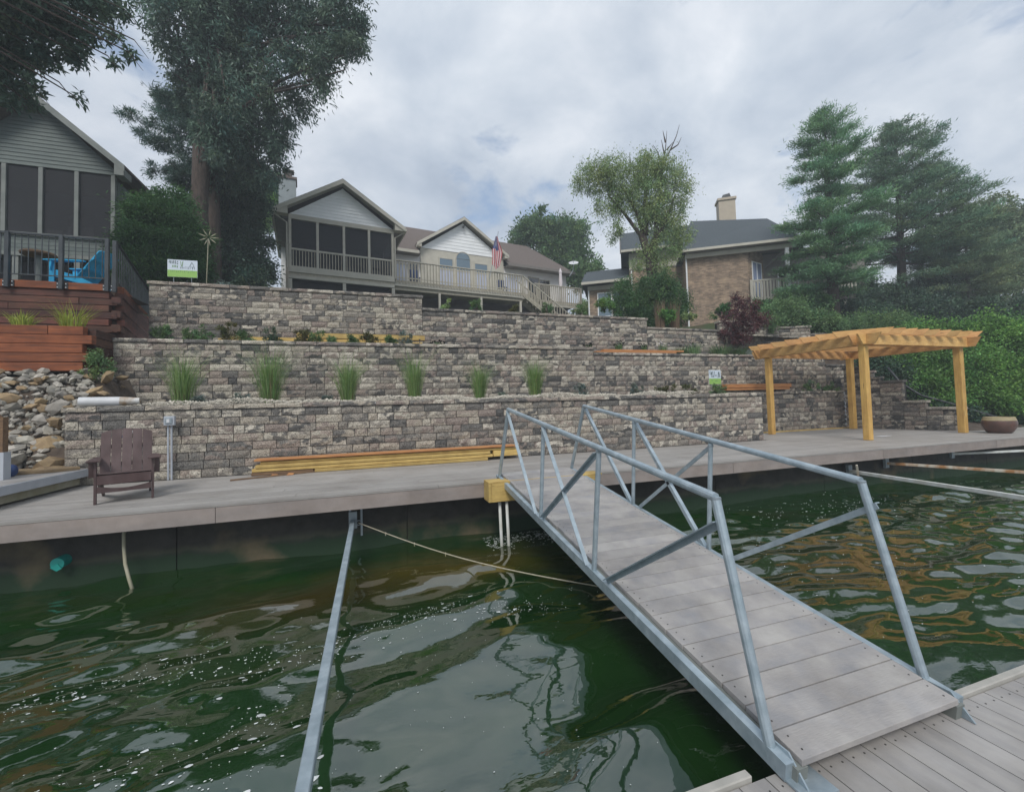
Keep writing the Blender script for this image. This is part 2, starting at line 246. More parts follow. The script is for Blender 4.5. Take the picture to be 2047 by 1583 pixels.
def screen_mat():
    m = bpy.data.materials.new('insect_screen'); m.use_nodes = True; n = m.node_tree.nodes; l = m.node_tree.links
    b = n['Principled BSDF']; b.inputs['Base Color'].default_value = (0.032, 0.034, 0.04, 1); b.inputs['Roughness'].default_value = 0.8
    tr = n.new('ShaderNodeBsdfTransparent'); mx = n.new('ShaderNodeMixShader'); mx.inputs[0].default_value = 0.5
    l.new(tr.outputs[0], mx.inputs[1]); l.new(b.outputs[0], mx.inputs[2]); l.new(mx.outputs[0], n['Material Output'].inputs[0]); return m
SCREEN = screen_mat()
# algae / waterline stains on the concrete by height
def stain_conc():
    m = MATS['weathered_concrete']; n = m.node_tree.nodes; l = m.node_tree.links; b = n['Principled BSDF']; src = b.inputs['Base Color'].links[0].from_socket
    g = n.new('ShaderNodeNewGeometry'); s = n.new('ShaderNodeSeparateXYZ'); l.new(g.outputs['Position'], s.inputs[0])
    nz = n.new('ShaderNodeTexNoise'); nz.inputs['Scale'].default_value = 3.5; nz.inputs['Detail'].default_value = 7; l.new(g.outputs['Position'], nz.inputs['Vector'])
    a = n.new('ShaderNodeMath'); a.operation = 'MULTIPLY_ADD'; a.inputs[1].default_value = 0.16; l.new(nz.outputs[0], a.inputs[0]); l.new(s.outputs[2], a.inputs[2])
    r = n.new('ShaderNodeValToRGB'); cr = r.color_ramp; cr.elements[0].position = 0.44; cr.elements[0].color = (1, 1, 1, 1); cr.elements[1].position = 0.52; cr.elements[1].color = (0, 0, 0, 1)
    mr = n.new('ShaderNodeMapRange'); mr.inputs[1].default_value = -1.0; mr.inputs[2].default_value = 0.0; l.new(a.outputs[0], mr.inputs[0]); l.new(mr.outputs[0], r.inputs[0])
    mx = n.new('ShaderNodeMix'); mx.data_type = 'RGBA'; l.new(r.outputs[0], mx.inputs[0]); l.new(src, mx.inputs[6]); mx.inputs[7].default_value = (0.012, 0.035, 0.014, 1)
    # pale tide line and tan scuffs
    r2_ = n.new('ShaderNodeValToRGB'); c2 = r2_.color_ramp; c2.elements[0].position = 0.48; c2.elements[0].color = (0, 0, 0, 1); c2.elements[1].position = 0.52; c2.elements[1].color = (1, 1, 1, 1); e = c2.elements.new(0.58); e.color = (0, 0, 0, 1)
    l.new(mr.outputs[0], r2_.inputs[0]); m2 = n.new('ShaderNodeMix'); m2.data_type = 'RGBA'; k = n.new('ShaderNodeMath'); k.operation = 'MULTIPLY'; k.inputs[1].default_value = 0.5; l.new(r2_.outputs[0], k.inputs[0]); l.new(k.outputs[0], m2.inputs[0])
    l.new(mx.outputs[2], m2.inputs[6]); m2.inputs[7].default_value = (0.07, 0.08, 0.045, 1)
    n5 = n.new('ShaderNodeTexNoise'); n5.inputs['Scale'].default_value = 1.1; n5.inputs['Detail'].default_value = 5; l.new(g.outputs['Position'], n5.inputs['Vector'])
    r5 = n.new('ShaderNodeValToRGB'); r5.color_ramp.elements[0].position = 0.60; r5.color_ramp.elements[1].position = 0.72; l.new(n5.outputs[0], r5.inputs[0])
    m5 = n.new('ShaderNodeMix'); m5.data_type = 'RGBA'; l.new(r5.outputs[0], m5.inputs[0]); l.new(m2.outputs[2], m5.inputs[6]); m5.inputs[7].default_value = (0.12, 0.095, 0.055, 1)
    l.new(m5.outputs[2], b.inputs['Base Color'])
stain_conc()

# ------------------------------------------------------------------ object helpers
def tag(o, label=None, cat=None, group=None, kind=None):
    if label: o['label'] = label
    if cat: o['category'] = cat
    if group: o['group'] = group
    if kind: o['kind'] = kind
    return o
def thing(name, label, cat, loc=(0, 0, 0), rz=0, group=None):
    o = bpy.data.objects.new(name, None); COL.objects.link(o); o.location = loc; o.rotation_euler = (0, 0, rz); o.empty_display_size = 0.3
    return tag(o, label, cat, group)
def root_off(p):
    while p and p.parent: p = p.parent
    if p is None or p.type != 'EMPTY': return Vector((0, 0, 0))
    return Vector((0, 0, p.location.z)) if abs(p.rotation_euler.z) > 1e-6 else Vector(p.location)
class MB:
    def __init__(s): s.v = []; s.f = []; s.mi = []
    def add(s, vs, fs, mi=0):
        k = len(s.v); s.v += [tuple(v) for v in vs]; s.f += [tuple(i+k for i in f) for f in fs]; s.mi += [mi]*len(fs); return s
    def box(s, a, b, mi=0):
        x0, y0, z0 = [min(p, q) for p, q in zip(a, b)]; x1, y1, z1 = [max(p, q) for p, q in zip(a, b)]
        return s.add([(x0, y0, z0), (x1, y0, z0), (x1, y1, z0), (x0, y1, z0), (x0, y0, z1), (x1, y0, z1), (x1, y1, z1), (x0, y1, z1)],
                     [(0, 3, 2, 1), (4, 5, 6, 7), (0, 1, 5, 4), (1, 2, 6, 5), (2, 3, 7, 6), (3, 0, 4, 7)], mi)
    def beam(s, p, q, w, h, upv=(0, 0, 1), mi=0):
        p = Vector(p); q = Vector(q); d = (q-p).normalized(); u = Vector(upv); sx = d.cross(u)
        if sx.length < 1e-4: sx = d.cross(Vector((0, 1, 0)))
        sx.normalize(); u = sx.cross(d); sx *= w/2; u *= h/2
        return s.add([p-sx-u, p+sx-u, p+sx+u, p-sx+u, q-sx-u, q+sx-u, q+sx+u, q-sx+u],
                     [(0, 1, 2, 3), (7, 6, 5, 4), (0, 4, 5, 1), (1, 5, 6, 2), (2, 6, 7, 3), (3, 7, 4, 0)], mi)
    def tube(s, pts, r, n=8, cap=True, mi=0):
        pts = [Vector(p) for p in pts]; rs = r if isinstance(r, (list, tuple)) else [r]*len(pts); k = len(s.v); a = None
        for i, p in enumerate(pts):
            d = (pts[min(i+1, len(pts)-1)]-pts[max(i-1, 0)]).normalized()
            if a is None: a = d.orthogonal().normalized()
            a = (a-d*a.dot(d)).normalized(); b = d.cross(a)
            for j in range(n):
                t = 2*math.pi*j/n; s.v.append(tuple(p+(a*math.cos(t)+b*math.sin(t))*rs[i]))
        for i in range(len(pts)-1):
            for j in range(n):
                s.f.append((k+i*n+j, k+i*n+(j+1) % n, k+(i+1)*n+(j+1) % n, k+(i+1)*n+j)); s.mi.append(mi)
        if cap:
            s.f.append(tuple(k+j for j in range(n-1, -1, -1))); s.f.append(tuple(k+(len(pts)-1)*n+j for j in range(n))); s.mi += [mi, mi]
        return s
    def prism(s, poly, ext, mi=0):
        n = len(poly); e = Vector(ext); p = [Vector(v) for v in poly]
        return s.add(p+[v+e for v in p], [tuple(range(n-1, -1, -1)), tuple(range(n, 2*n))]+[(i, (i+1) % n, n+(i+1) % n, n+i) for i in range(n)], mi)
    def lathe(s, c, prof, n=24, mi=0):
        k = len(s.v); c = Vector(c)
        for r, z in prof:
            for j in range(n): t = 2*math.pi*j/n; s.v.append((c.x+r*math.cos(t), c.y+r*math.sin(t), c.z+z))
        for i in range(len(prof)-1):
            for j in range(n): s.f.append((k+i*n+j, k+i*n+(j+1) % n, k+(i+1)*n+(j+1) % n, k+(i+1)*n+j)); s.mi.append(mi)
        return s
    def build(s, name, m, parent=None, smooth=False, bevel=0, **tg):
        me = bpy.data.meshes.new(name); o_ = root_off(parent); me.from_pydata([(x-o_.x, y-o_.y, z-o_.z) for x, y, z in s.v], [], s.f)
        ms = m if isinstance(m, (list, tuple)) else [m]
        for q in ms: me.materials.append(q)
        if len(ms) > 1: me.polygons.foreach_set('material_index', s.mi)
        bm = bmesh.new(); bm.from_mesh(me); bmesh.ops.recalc_face_normals(bm, faces=bm.faces)
        if bevel: bmesh.ops.bevel(bm, geom=list(bm.edges), offset=bevel, segments=1, affect='EDGES', profile=0.5)
        bm.to_mesh(me); bm.free()
        if smooth: me.polygons.foreach_set('use_smooth', [True]*len(me.polygons))
        me.update(); o = bpy.data.objects.new(name, me); COL.objects.link(o)
        if parent: o.parent = parent
        return tag(o, **tg)
def inst(name, me, parent, loc, rz=0, scale=None):
    o = bpy.data.objects.new(name, me); COL.objects.link(o); o.parent = parent; off = root_off(parent)
    o.location = Vector(loc)-off; o.rotation_euler = (0, 0, rz)
    if scale: o.scale = scale
    return o
def rebase(o):
    """put a single-mesh thing's origin at its own base"""
    me = o.data; n = len(me.vertices); a = np.empty(n*3); me.vertices.foreach_get('co', a); a = a.reshape(-1, 3)
    c = np.array([(a[:, 0].min()+a[:, 0].max())/2, (a[:, 1].min()+a[:, 1].max())/2, a[:, 2].min()]); a -= c
    me.vertices.foreach_set('co', a.ravel()); o.location = Vector(c); me.update(); return o

# ------------------------------------------------------------------ foliage
def leaf_mesh(name, m, parent, P, D, Lw, Wd, tint, **tg):
    """diamond leaves: P base points, D unit directions, Lw length, Wd width, tint per leaf"""
    n = len(P); rv = nr.normal(size=(n, 3)); sd_ = np.cross(D, rv); sd_ /= np.linalg.norm(sd_, axis=1)[:, None]+1e-9
    Lw = np.broadcast_to(Lw, n)[:, None]; Wd = np.broadcast_to(Wd, n)[:, None]
    nrm = np.cross(D, sd_); bend = nrm*Lw*0.10
    v = np.stack([P, P+D*Lw*0.45+sd_*Wd*0.5+bend, P+D*Lw, P+D*Lw*0.45-sd_*Wd*0.5+bend], 1).reshape(-1, 3)
    off = np.array(root_off(parent)); v = v-off
    me = bpy.data.meshes.new(name); me.vertices.add(4*n); me.vertices.foreach_set('co', v.ravel().astype(np.float32))
    me.loops.add(4*n); me.loops.foreach_set('vertex_index', np.arange(4*n, dtype=np.int32))
    me.polygons.add(n); me.polygons.foreach_set('loop_start', np.arange(0, 4*n, 4, dtype=np.int32)); me.polygons.foreach_set('loop_total', np.full(n, 4, dtype=np.int32))
    a = me.attributes.new('tint', 'FLOAT_COLOR', 'FACE'); t = np.ones((n, 4), dtype=np.float32); t[:, :3] = tint; a.data.foreach_set('color', t.ravel())
    me.materials.append(m); me.update(calc_edges=True); o = bpy.data.objects.new(name, me); COL.objects.link(o)
    if parent: o.parent = parent
    return tag(o, **tg)
def unit(a): return a/(np.linalg.norm(a, axis=1)[:, None]+1e-9)
def tints(n, cl, var=0.35):
    """per-clump plus per-leaf brightness and warmth"""
    k = cl.max()+1; cb_ = nr.uniform(1-var, 1+var, k)[cl]*nr.uniform(0.75, 1.25, n); w = nr.normal(0, 0.08, k)[cl]
    return np.stack([cb_*(1+w), cb_, cb_*(1-w)], 1)
def crown(name, m, parent, blobs, n, L_=0.14, Wd=0.06, clump=0.35, nclump=None, droop=0.3, flat=1.0, out=0.4, var=0.35, **tg):
    """leaves gathered in clumps that fill a set of (x,y,z,r[,flatten]) volumes"""
    B_ = np.array([(b[0], b[1], b[2], b[3], b[4] if len(b) > 4 else flat) for b in blobs]); w = B_[:, 3]**2.3; w /= w.sum()
    nc = nclump or max(20, n//90); bi = nr.choice(len(B_), nc, p=w); u = unit(nr.normal(size=(nc, 3)))*(nr.uniform(0.1, 1, nc)**0.5)[:, None]
    C_ = B_[bi, :3]+u*B_[bi, 3:4]*np.stack([np.ones(nc), np.ones(nc), B_[bi, 4]], 1)
    cr = clump*nr.uniform(0.5, 1.3, nc)*np.minimum(1, B_[bi, 3]/0.8+0.25)
    ci = nr.integers(0, nc, n); g = nr.normal(size=(n, 3))*0.55; P = C_[ci]+g*cr[ci][:, None]*np.array([1, 1, min(1, flat+0.15)])
    outd = unit(C_[ci]-B_[bi[ci], :3]+g*0.2); D = unit(nr.normal(size=(n, 3))*0.75+outd*out+np.array([0, 0, -droop]))
    return leaf_mesh(name, m, parent, P, D, L_*nr.uniform(0.6, 1.25, n), Wd*nr.uniform(0.7, 1.2, n), tints(n, ci, var), **tg)
def twigs(mb, base, blobs, k=40, r=0.02):
    base = Vector(base)
    for i in range(k):
        b = rng.choice(blobs); c = Vector(b[:3]); e = c+Vector((rng.uniform(-1, 1), rng.uniform(-1, 1), rng.uniform(-.6, .6)))*b[3]*0.8
        a = base.lerp(c, rng.uniform(0.3, 0.6)); mb.tube([a, a.lerp(e, .5)+Vector((rng.uniform(-.1, .1), rng.uniform(-.1, .1), .1)), e], [r, r*.6, r*.25], 4, cap=False)
def tree(name, label, base, trunk_pts, trunk_r, blobs, m, n, bark=None, branches=(), group=None, cat='tree', twig=24, twr=0.02, **kw):
    t = thing(name, label, cat, base, group=group); mb = MB(); mb.tube(trunk_pts, trunk_r, 10)
    for pts, r0, r1 in branches:
        k = len(pts); mb.tube(pts, [r0+(r1-r0)*i/(k-1) for i in range(k)], 6)
    if twig: twigs(mb, trunk_pts[len(trunk_pts)//2], blobs, twig, twr)
    mb.build('trunk', bark or BARK, t, smooth=True); crown('crown', m, t, blobs, n, **kw); return t
def conifer(name, label, base, height, rad, m, n, z0=0.15, nb=60, lean=(0, 0), bark=None, tr=0.2, L_=0.16, Wd=0.03, sparse=1.0, group=None, prof=None, droop=-0.12, clump=0.3):
    """layered branches of needle tufts round a tapered trunk"""
    bx_, by_, bz_ = base; t = thing(name, label, 'tree', base, group=group)
    top = Vector((bx_+lean[0], by_+lean[1], bz_+height)); b0 = Vector(base); mb = MB(); mb.tube([b0, b0.lerp(top, .5), top], [tr, tr*.6, tr*.08], 8); C_ = []; dirs = []
    for i in range(nb):
        f = z0+(1-z0)*(i+0.5)/nb; az = i*2.399+rng.uniform(-.4, .4); rr = rad*(prof(f) if prof else (1-f)**0.75)*rng.uniform(0.55, 1.15)
        p0 = b0.lerp(top, f); d = Vector((math.cos(az), math.sin(az), droop+0.55*f+rng.uniform(-.1, .12))); p1 = p0+d*rr
        mb.tube([p0, p0.lerp(p1, .5)-Vector((0, 0, .04*rr)), p1], [tr*.28*(1-f)+.012, tr*.16*(1-f)+.008, .005], 4, cap=False)
        k = max(2, int(rr/0.22))
        for j in range(k):
            q = (j+1)/k
            if rng.random() > sparse: continue
            c = p0.lerp(p1, 0.2+0.85*q); sidew = (0.28+0.25*q*(1.3-q))*rr
            for s_ in range(2): C_.append(c+Vector((-d.y, d.x, 0))*rng.uniform(-1, 1)*sidew*.6+Vector((0, 0, rng.uniform(-.05, .08)))); dirs.append(d)
    mb.build('trunk', bark or BARK, t, smooth=True)
    C_ = np.array([tuple(c) for c in C_]); dr = np.array([tuple(c) for c in dirs]); ci = nr.integers(0, len(C_), n)
    P = C_[ci]+nr.normal(size=(n, 3))*np.array([clump, clump, clump*.32])*.6; D = unit(nr.normal(size=(n, 3))*.6+dr[ci]*.7+np.array([0, 0, .25]))
    leaf_mesh('crown', m, t, P, D, L_*nr.uniform(.6, 1.3, n), Wd, tints(n, ci, .4)); return t
def blades(name, m, base, n, h, spread, w=0.012, lean=0.25, label=None, cat='plant', group=None, tips=None, tipm=None, parent=None):
    """a tuft of grass-like blades, each a bent strip"""
    b = np.array(base); a = nr.uniform(0, 2*np.pi, n); r = spread*np.sqrt(nr.uniform(0, 1, n)); P0 = b+np.stack([np.cos(a)*r*.45, np.sin(a)*r*.45, np.zeros(n)], 1)
    H = h*nr.uniform(.5, 1.05, n); le = lean*nr.uniform(.3, 1.6, n)*H; d = np.stack([np.cos(a+nr.normal(0, .5, n)), np.sin(a+nr.normal(0, .5, n)), np.zeros(n)], 1)
    P1 = P0+d*(le*.3)[:, None]+np.array([0, 0, 1])*(H*.6)[:, None]; P2 = P0+d*le[:, None]+np.array([0, 0, 1])*H[:, None]
    s_ = unit(np.stack([-d[:, 1], d[:, 0], nr.normal(0, .3, n)], 1))*w*.5
    v = np.stack([P0-s_, P0+s_, P1+s_*.8, P1-s_*.8, P2], 1).reshape(-1, 3); off = np.array(root_off(parent)); mid = b.copy()
    v = v-(off if parent else mid); me = bpy.data.meshes.new(name); k = np.arange(n)*5
    fs = [tuple(q) for q in np.stack([k, k+1, k+2, k+3], 1)]+[tuple(q) for q in np.stack([k+3, k+2, k+4], 1)]
    me.from_pydata(v.tolist(), [], fs); t = np.ones((2*n, 4), dtype=np.float32); tt = tints(n, nr.integers(0, max(2, n//8), n), .3); t[:n, :3] = tt; t[n:, :3] = tt
    at = me.attributes.new('tint', 'FLOAT_COLOR', 'FACE'); at.data.foreach_set('color', t.ravel()); me.materials.append(m); me.update()
    o = bpy.data.objects.new(name, me); COL.objects.link(o)
    if parent: o.parent = parent
    else: o.location = mid
    return tag(o, label, cat, group) if not parent else o
def bush(name, label, c, r, m, n, cat='shrub', group=None, flat=0.8, **kw):
    blobs = [(c[0], c[1], c[2]+r*flat*.8, r*.85, flat)]+[(c[0]+rng.uniform(-.6, .6)*r, c[1]+rng.uniform(-.5, .5)*r, c[2]+r*flat*rng.uniform(.5, 1.4), r*.45, flat) for _ in range(6)]
    blobs += [(c[0]+rng.uniform(-.7, .7)*r, c[1]+rng.uniform(-.5, .2)*r, c[2]+r*flat*.28, r*.4, flat) for _ in range(5)]
    t = thing(name, label, cat, c, group=group); mb = MB()
    for i in range(7):
        e = Vector(c)+Vector((rng.uniform(-.6, .6)*r, rng.uniform(-.6, .6)*r, r*flat*rng.uniform(.8, 1.5))); mb.tube([c, Vector(c).lerp(e, .5), e], [.02*r+.004, .012*r+.003, .003], 4, cap=False)
    mb.build('stem', BARK, t); kw.setdefault('L_', 0.07); kw.setdefault('Wd', 0.035); kw.setdefault('clump', .14)
    crown('foliage', m, t, blobs, n, **kw); return t

# ================================================================== TERRAIN
def lerp(a, b, t): return a+(b-a)*max(0.0, min(1.0, t))
def curve(y, pts):
    if y <= pts[0][0]: return pts[0][1]
    for (a, za), (b, zb) in zip(pts, pts[1:]):
        if y <= b: return za+(zb-za)*(y-a)/(b-a)
    return pts[-1][1]
def ground_z(x, y):
    n = 0.06*math.sin(x*1.7+y*.9)+0.05*math.sin(x*.6-y*1.3)
    if -4.9 <= x <= -4.4 and y < 10.3: return min(1.72, curve(y, [(8.05, -.2), (8.2, .15), (8.36, .5), (9.45, 1.65), (10.35, 1.75)]))
    if -4.4 < x < -3.9 and y < 10.3: return 1.12
    if x < -4.8: return curve(y, [(8.05, -.2), (8.2, .15), (9.45, 1.75), (10.35, 1.8), (10.45, 3.5), (16, 3.6), (26, 5.8)])+n*.3
    if x > 15.3: return curve(y, [(6.9, -.1), (8.2, .25), (11.5, 2.3), (14, 4.3), (20, 5.3), (30, 6.0)])+n
    return curve(y, [(11.75, 3.3), (23, 5.6), (30, 6.0)])+n*.5
def sheet(name, m, xs, ys, zf, kind='structure'):
    vs = [(x, y, zf(x, y)) for y in ys for x in xs]; k = len(xs)
    fs = [(j*k+i, j*k+i+1, (j+1)*k+i+1, (j+1)*k+i) for j in range(len(ys)-1) for i in range(k-1)]
    return MB().add(vs, fs).build(name, m, smooth=True, kind=kind)
def span(a, b, s): n = max(1, int(round((b-a)/s))); return [a+(b-a)*i/n for i in range(n+1)]
sheet('upper_ground', GRASSG, span(-120, -4.8, 3)+span(-4.75, 15.25, 1)+span(15.35, 140, 3), span(11.75, 30, .7)+span(33, 150, 9), ground_z)
sheet('left_bank_ground', SOIL, span(-40, -4.81, 1), [7.9, 8.05, 8.2, 8.6, 9.0, 9.45, 10.35, 10.45, 11.0, 11.75], ground_z)
sheet('left_bank_toe', SOIL, [-4.86, -4.7, -4.5, -4.3], [8.02, 8.12, 8.38, 8.6, 9.0, 9.45, 10.2], lambda x, y: min(1.72 if x < -4.45 else 1.16, curve(y, [(8.02, .1), (8.36, .5), (9.45, 1.65), (10.35, 1.75)])))
sheet('left_bank_side', SOIL, [-4.3, -4.29], [8.12, 8.6, 9.0, 9.45, 10.2], lambda x, y: (min(1.16, curve(y, [(8.02, .1), (8.36, .5), (9.45, 1.65), (10.35, 1.75)])) if x < -4.295 else -.1))
sheet('right_bank_ground', SOIL, [15.31]+span(16, 90, 1.5), span(6.85, 11.75, .5), ground_z)
# ================================================================== WATER
WZ = -0.80
_wr = np.random.default_rng(5); WV = []
for q_ in range(54):
    lam = float(np.exp(_wr.uniform(np.log(.11), np.log(1.5)))); th = math.pi/2+_wr.normal(.06, .42); WV.append((2*math.pi/lam*math.cos(th), 2*math.pi/lam*math.sin(th), _wr.uniform(0, 6.28), (.0027 if lam > .35 else .0021)*lam**1.12/.55, lam))
def wave(x, y):
    h = 0; ch = np.clip((x-2.8)/2.0, 0, 1); lf = np.clip((-.2-x)/1.6, 0, 1); md = np.clip(1-np.abs(x-.7)/1.4, 0, 1)*np.clip((4.2-y)/1.0, 0, 1)
    gust = 1+.25*np.sin(x*.9+1.1)*np.sin(y*.7+.5)
    for kx, ky, ph, a, lam in WV:
        w = (1+.25*ch+.15*lf) if lam > .42 else (1+.9*ch+.8*lf)*(1-.6*md)
        h = h+a*w*np.sin(kx*x+ky*y+ph)
    return h*gust
def water_mat():
    m = bpy.data.materials.new('lake_water'); m.use_nodes = True; n = m.node_tree.nodes; l = m.node_tree.links; b = n['Principled BSDF']
    b.inputs['Roughness'].default_value = 0.03; b.inputs['IOR'].default_value = 2.3; b.inputs['Specular IOR Level'].default_value = 0.5
    g = n.new('ShaderNodeNewGeometry'); mp = n.new('ShaderNodeMapping'); l.new(g.outputs['Position'], mp.inputs[0]); mp.inputs['Scale'].default_value = (.6, 1.1, 1)
    t = n.new('ShaderNodeTexNoise'); t.inputs['Scale'].default_value = 0.9; t.inputs['Detail'].default_value = 5; t.inputs['Distortion'].default_value = .6; l.new(mp.outputs[0], t.inputs['Vector'])
    r = n.new('ShaderNodeValToRGB'); cr = r.color_ramp; cr.elements[0].position = .34; cr.elements[0].color = (.005, .023, .004, 1); cr.elements[1].position = .66; cr.elements[1].color = (.013, .028, .005, 1); e = cr.elements.new(.5); e.color = (.007, .031, .005, 1)
    l.new(t.outputs[0], r.inputs[0])
    # ochre silt shoal seen through the shallow water
    def spot(cx_, cy_, rx, ry, col, prev, k):
        s = n.new('ShaderNodeMapping'); s.vector_type = 'POINT'; s.inputs['Location'].default_value = (-cx_/rx, -cy_/ry, 0); s.inputs['Scale'].default_value = (1/rx, 1/ry, 0); l.new(g.outputs['Position'], s.inputs[0])
        gd = n.new('ShaderNodeTexGradient'); gd.gradient_type = 'SPHERICAL'
        ns = n.new('ShaderNodeTexNoise'); ns.inputs['Scale'].default_value = 2.2; ns.inputs['Detail'].default_value = 4; l.new(g.outputs['Position'], ns.inputs['Vector'])
        va = n.new('ShaderNodeVectorMath'); va.operation = 'MULTIPLY_ADD'; l.new(ns.outputs['Color'], va.inputs[0]); va.inputs[1].default_value = (.7, .7, 0); l.new(s.outputs[0], va.inputs[2])
        vb = n.new('ShaderNodeVectorMath'); vb.operation = 'SUBTRACT'; l.new(va.outputs[0], vb.inputs[0]); vb.inputs[1].default_value = (.35, .35, 0)
        l.new(vb.outputs[0], gd.inputs[0]); q = n.new('ShaderNodeMath'); q.operation = 'MULTIPLY'; q.inputs[1].default_value = k; q.use_clamp = True; l.new(gd.outputs[0], q.inputs[0])
        x = n.new('ShaderNodeMix'); x.data_type = 'RGBA'; l.new(q.outputs[0], x.inputs[0]); l.new(prev, x.inputs[6]); x.inputs[7].default_value = (*col, 1); return x.outputs[2]
    c = spot(.75, 4.9, 1.6, .8, (.06, .05, .007), r.outputs[0], 1.4); c = spot(5.0, 3.4, 2.2, 1.0, (.026, .025, .008), c, .8); c = spot(-.6, 4.6, 1.6, .7, (.035, .03, .006), c, 1.2)
    l.new(c, b.inputs['Base Color'])
    tb = n.new('ShaderNodeTexNoise'); tb.inputs['Scale'].default_value = 9; tb.inputs['Detail'].default_value = 3; l.new(mp.outputs[0], tb.inputs['Vector'])
    bp = n.new('ShaderNodeBump'); bp.inputs['Distance'].default_value = .004; bp.inputs['Strength'].default_value = .5; l.new(tb.outputs[0], bp.inputs['Height']); l.new(bp.outputs[0], b.inputs['Normal'])
    return m
WATER = water_mat()
xs = np.concatenate([np.linspace(-120, -9, 12), np.arange(-8.9, 20, .045), np.linspace(20.2, 140, 14)]); ys = np.concatenate([np.linspace(-100, -3, 10), np.arange(-2.9, 6.2, .045)])
X_, Y_ = np.meshgrid(xs, ys); e_ = np.clip((X_+8.8)/.6, 0, 1)*np.clip((19.9-X_)/.6, 0, 1)*np.clip((Y_+2.8)/.5, 0, 1); Z_ = WZ+wave(X_, Y_)*e_
me = bpy.data.meshes.new('water'); nv = X_.size; me.vertices.add(nv); me.vertices.foreach_set('co', np.stack([X_, Y_, Z_], -1).ravel().astype(np.float32))
w_ = len(xs); h_ = len(ys); i_ = (np.arange(h_-1)[:, None]*w_+np.arange(w_-1)[None]).ravel(); q_ = np.stack([i_, i_+1, i_+1+w_, i_+w_], 1).astype(np.int32)
me.loops.add(q_.size); me.loops.foreach_set('vertex_index', q_.ravel()); me.polygons.add(len(q_)); me.polygons.foreach_set('loop_start', np.arange(0, q_.size, 4, dtype=np.int32)); me.polygons.foreach_set('loop_total', np.full(len(q_), 4, dtype=np.int32))
me.polygons.foreach_set('use_smooth', np.ones(len(q_), dtype=bool)); me.materials.append(WATER); me.update(calc_edges=True)
wo = bpy.data.objects.new('water', me); COL.objects.link(wo); wo['kind'] = 'structure'

# foam flecks on the surface
def foam(name, pts, label=None, kind='stuff'):
    mb = MB()
    for x, y, r, asp, rot in pts:
        if y > 5.9: continue
        k = 7; z = WZ+float(wave(np.array(x), np.array(y)))+.006; ph = rng.uniform(0, 6); vs = []
        for j in range(k):
            t = 2*math.pi*j/k; rr = r*rng.uniform(.6, 1.2); a = rr*math.cos(t)*asp; b = rr*math.sin(t)
            px_ = x+a*math.cos(rot)-b*math.sin(rot); py_ = y+a*math.sin(rot)+b*math.cos(rot); vs.append((px_, py_, WZ+float(wave(np.array(px_), np.array(py_)))+.004))
        mb.add(vs+[(x, y, z)], [(j, (j+1) % k, k) for j in range(k)])
    return mb.build(name, FOAM, kind=kind, smooth=True)
fp = []
for i in range(1700):
    u = rng.random()
    if u < .42: x = rng.choice((-3.2, -2.3, -1.7, -1.1, -.6, .1, .6, 1.3))+rng.gauss(0, .28); y = 3.7+.06*x+rng.gauss(0, .12)+.1*math.sin(x*3); r = rng.uniform(.0015, .005) if rng.random() < .93 else rng.uniform(.006, .013)
    elif u < .72: x, y = rng.choice(((-1.1, 2.1), (-.85, 2.45), (-1.3, 2.6), (-.5, 2.2), (-.7, 2.9))); x += rng.gauss(0, .16); y += rng.gauss(0, .14); r = rng.uniform(.001, .0045) if rng.random() < .93 else rng.uniform(.006, .013)
    elif u < .9: x = rng.uniform(-2.5, 1.5); y = rng.uniform(1.6, 4.2); r = rng.uniform(.001, .003)
    else: x = rng.uniform(2.9, 9); y = rng.uniform(2.2, 5.6); r = rng.uniform(.002, .006)
    fp.append((x, y, r, rng.uniform(1, 2.2), rng.uniform(-.3, .5)))
for i in range(420):      # wash along the foot of the seawall
    x = rng.uniform(1.4, 2.3) if i % 3 else rng.uniform(5.5, 8.6); y = rng.gauss(5.55, .14) if i % 3 else rng.gauss(5.1, .28); fp.append((x, y, rng.uniform(.002, .007), rng.uniform(1.5, 5), rng.uniform(-.2, .2)))
foam('foam_flecks', fp)
# ================================================================== SEAWALL
sw = thing('seawall', None, None, (0, 6.0, WZ)); sw['kind'] = 'structure'
for i in range(-7, 12):
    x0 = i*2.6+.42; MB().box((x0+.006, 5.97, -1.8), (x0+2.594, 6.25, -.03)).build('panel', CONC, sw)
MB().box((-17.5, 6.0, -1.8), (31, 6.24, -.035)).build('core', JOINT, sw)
for x in (-.31, -.17): MB().box((x, 5.945, -.62), (x+.025, 5.969, -.19)).build('bracket', GALVD, sw)
# ================================================================== MAIN DECK
dk = thing('waterfront_deck', 'long grey brown composite deck running along the foot of the stone walls', 'deck', (0, 5.6, -.2))
def boards(parent, x0, x1, y0, y1, ztop, pitch=.142, th=.026, m=DECKM, name='board', ln=4.9):
    y = y0; k = 0
    while y < y1-.02:
        x = x0-(k*1.7) % ln
        while x < x1:
            a = max(x, x0); b = min(x+ln-.004, x1)
            if b-a > .05: MB().box((a, y+.004, ztop-th), (b, min(y+pitch-.004, y1), ztop)).build(name, m, parent)
            x += ln
        y += pitch; k += 1
boards(dk, -9, 9.3, 5.575, 8.06, 0)
boards(dk, 9.3, 15.4, 5.575, 9.86, 0)
boards(dk, 15.4, 27, 5.575, 7.1, 0)
MB().box((-9, 5.63, -.2), (27, 5.95, -.03)).build('joists', JOINT, dk); MB().box((-9, 5.95, -.12), (27, 9.8, -.03)).build('subframe', JOINT, dk)
x = -9.0
for w in [3.66]*10: MB().box((x+.003, 5.582, -.2), (x+w-.003, 5.607, -.03)).build('fascia_board', FASC, dk); x += w
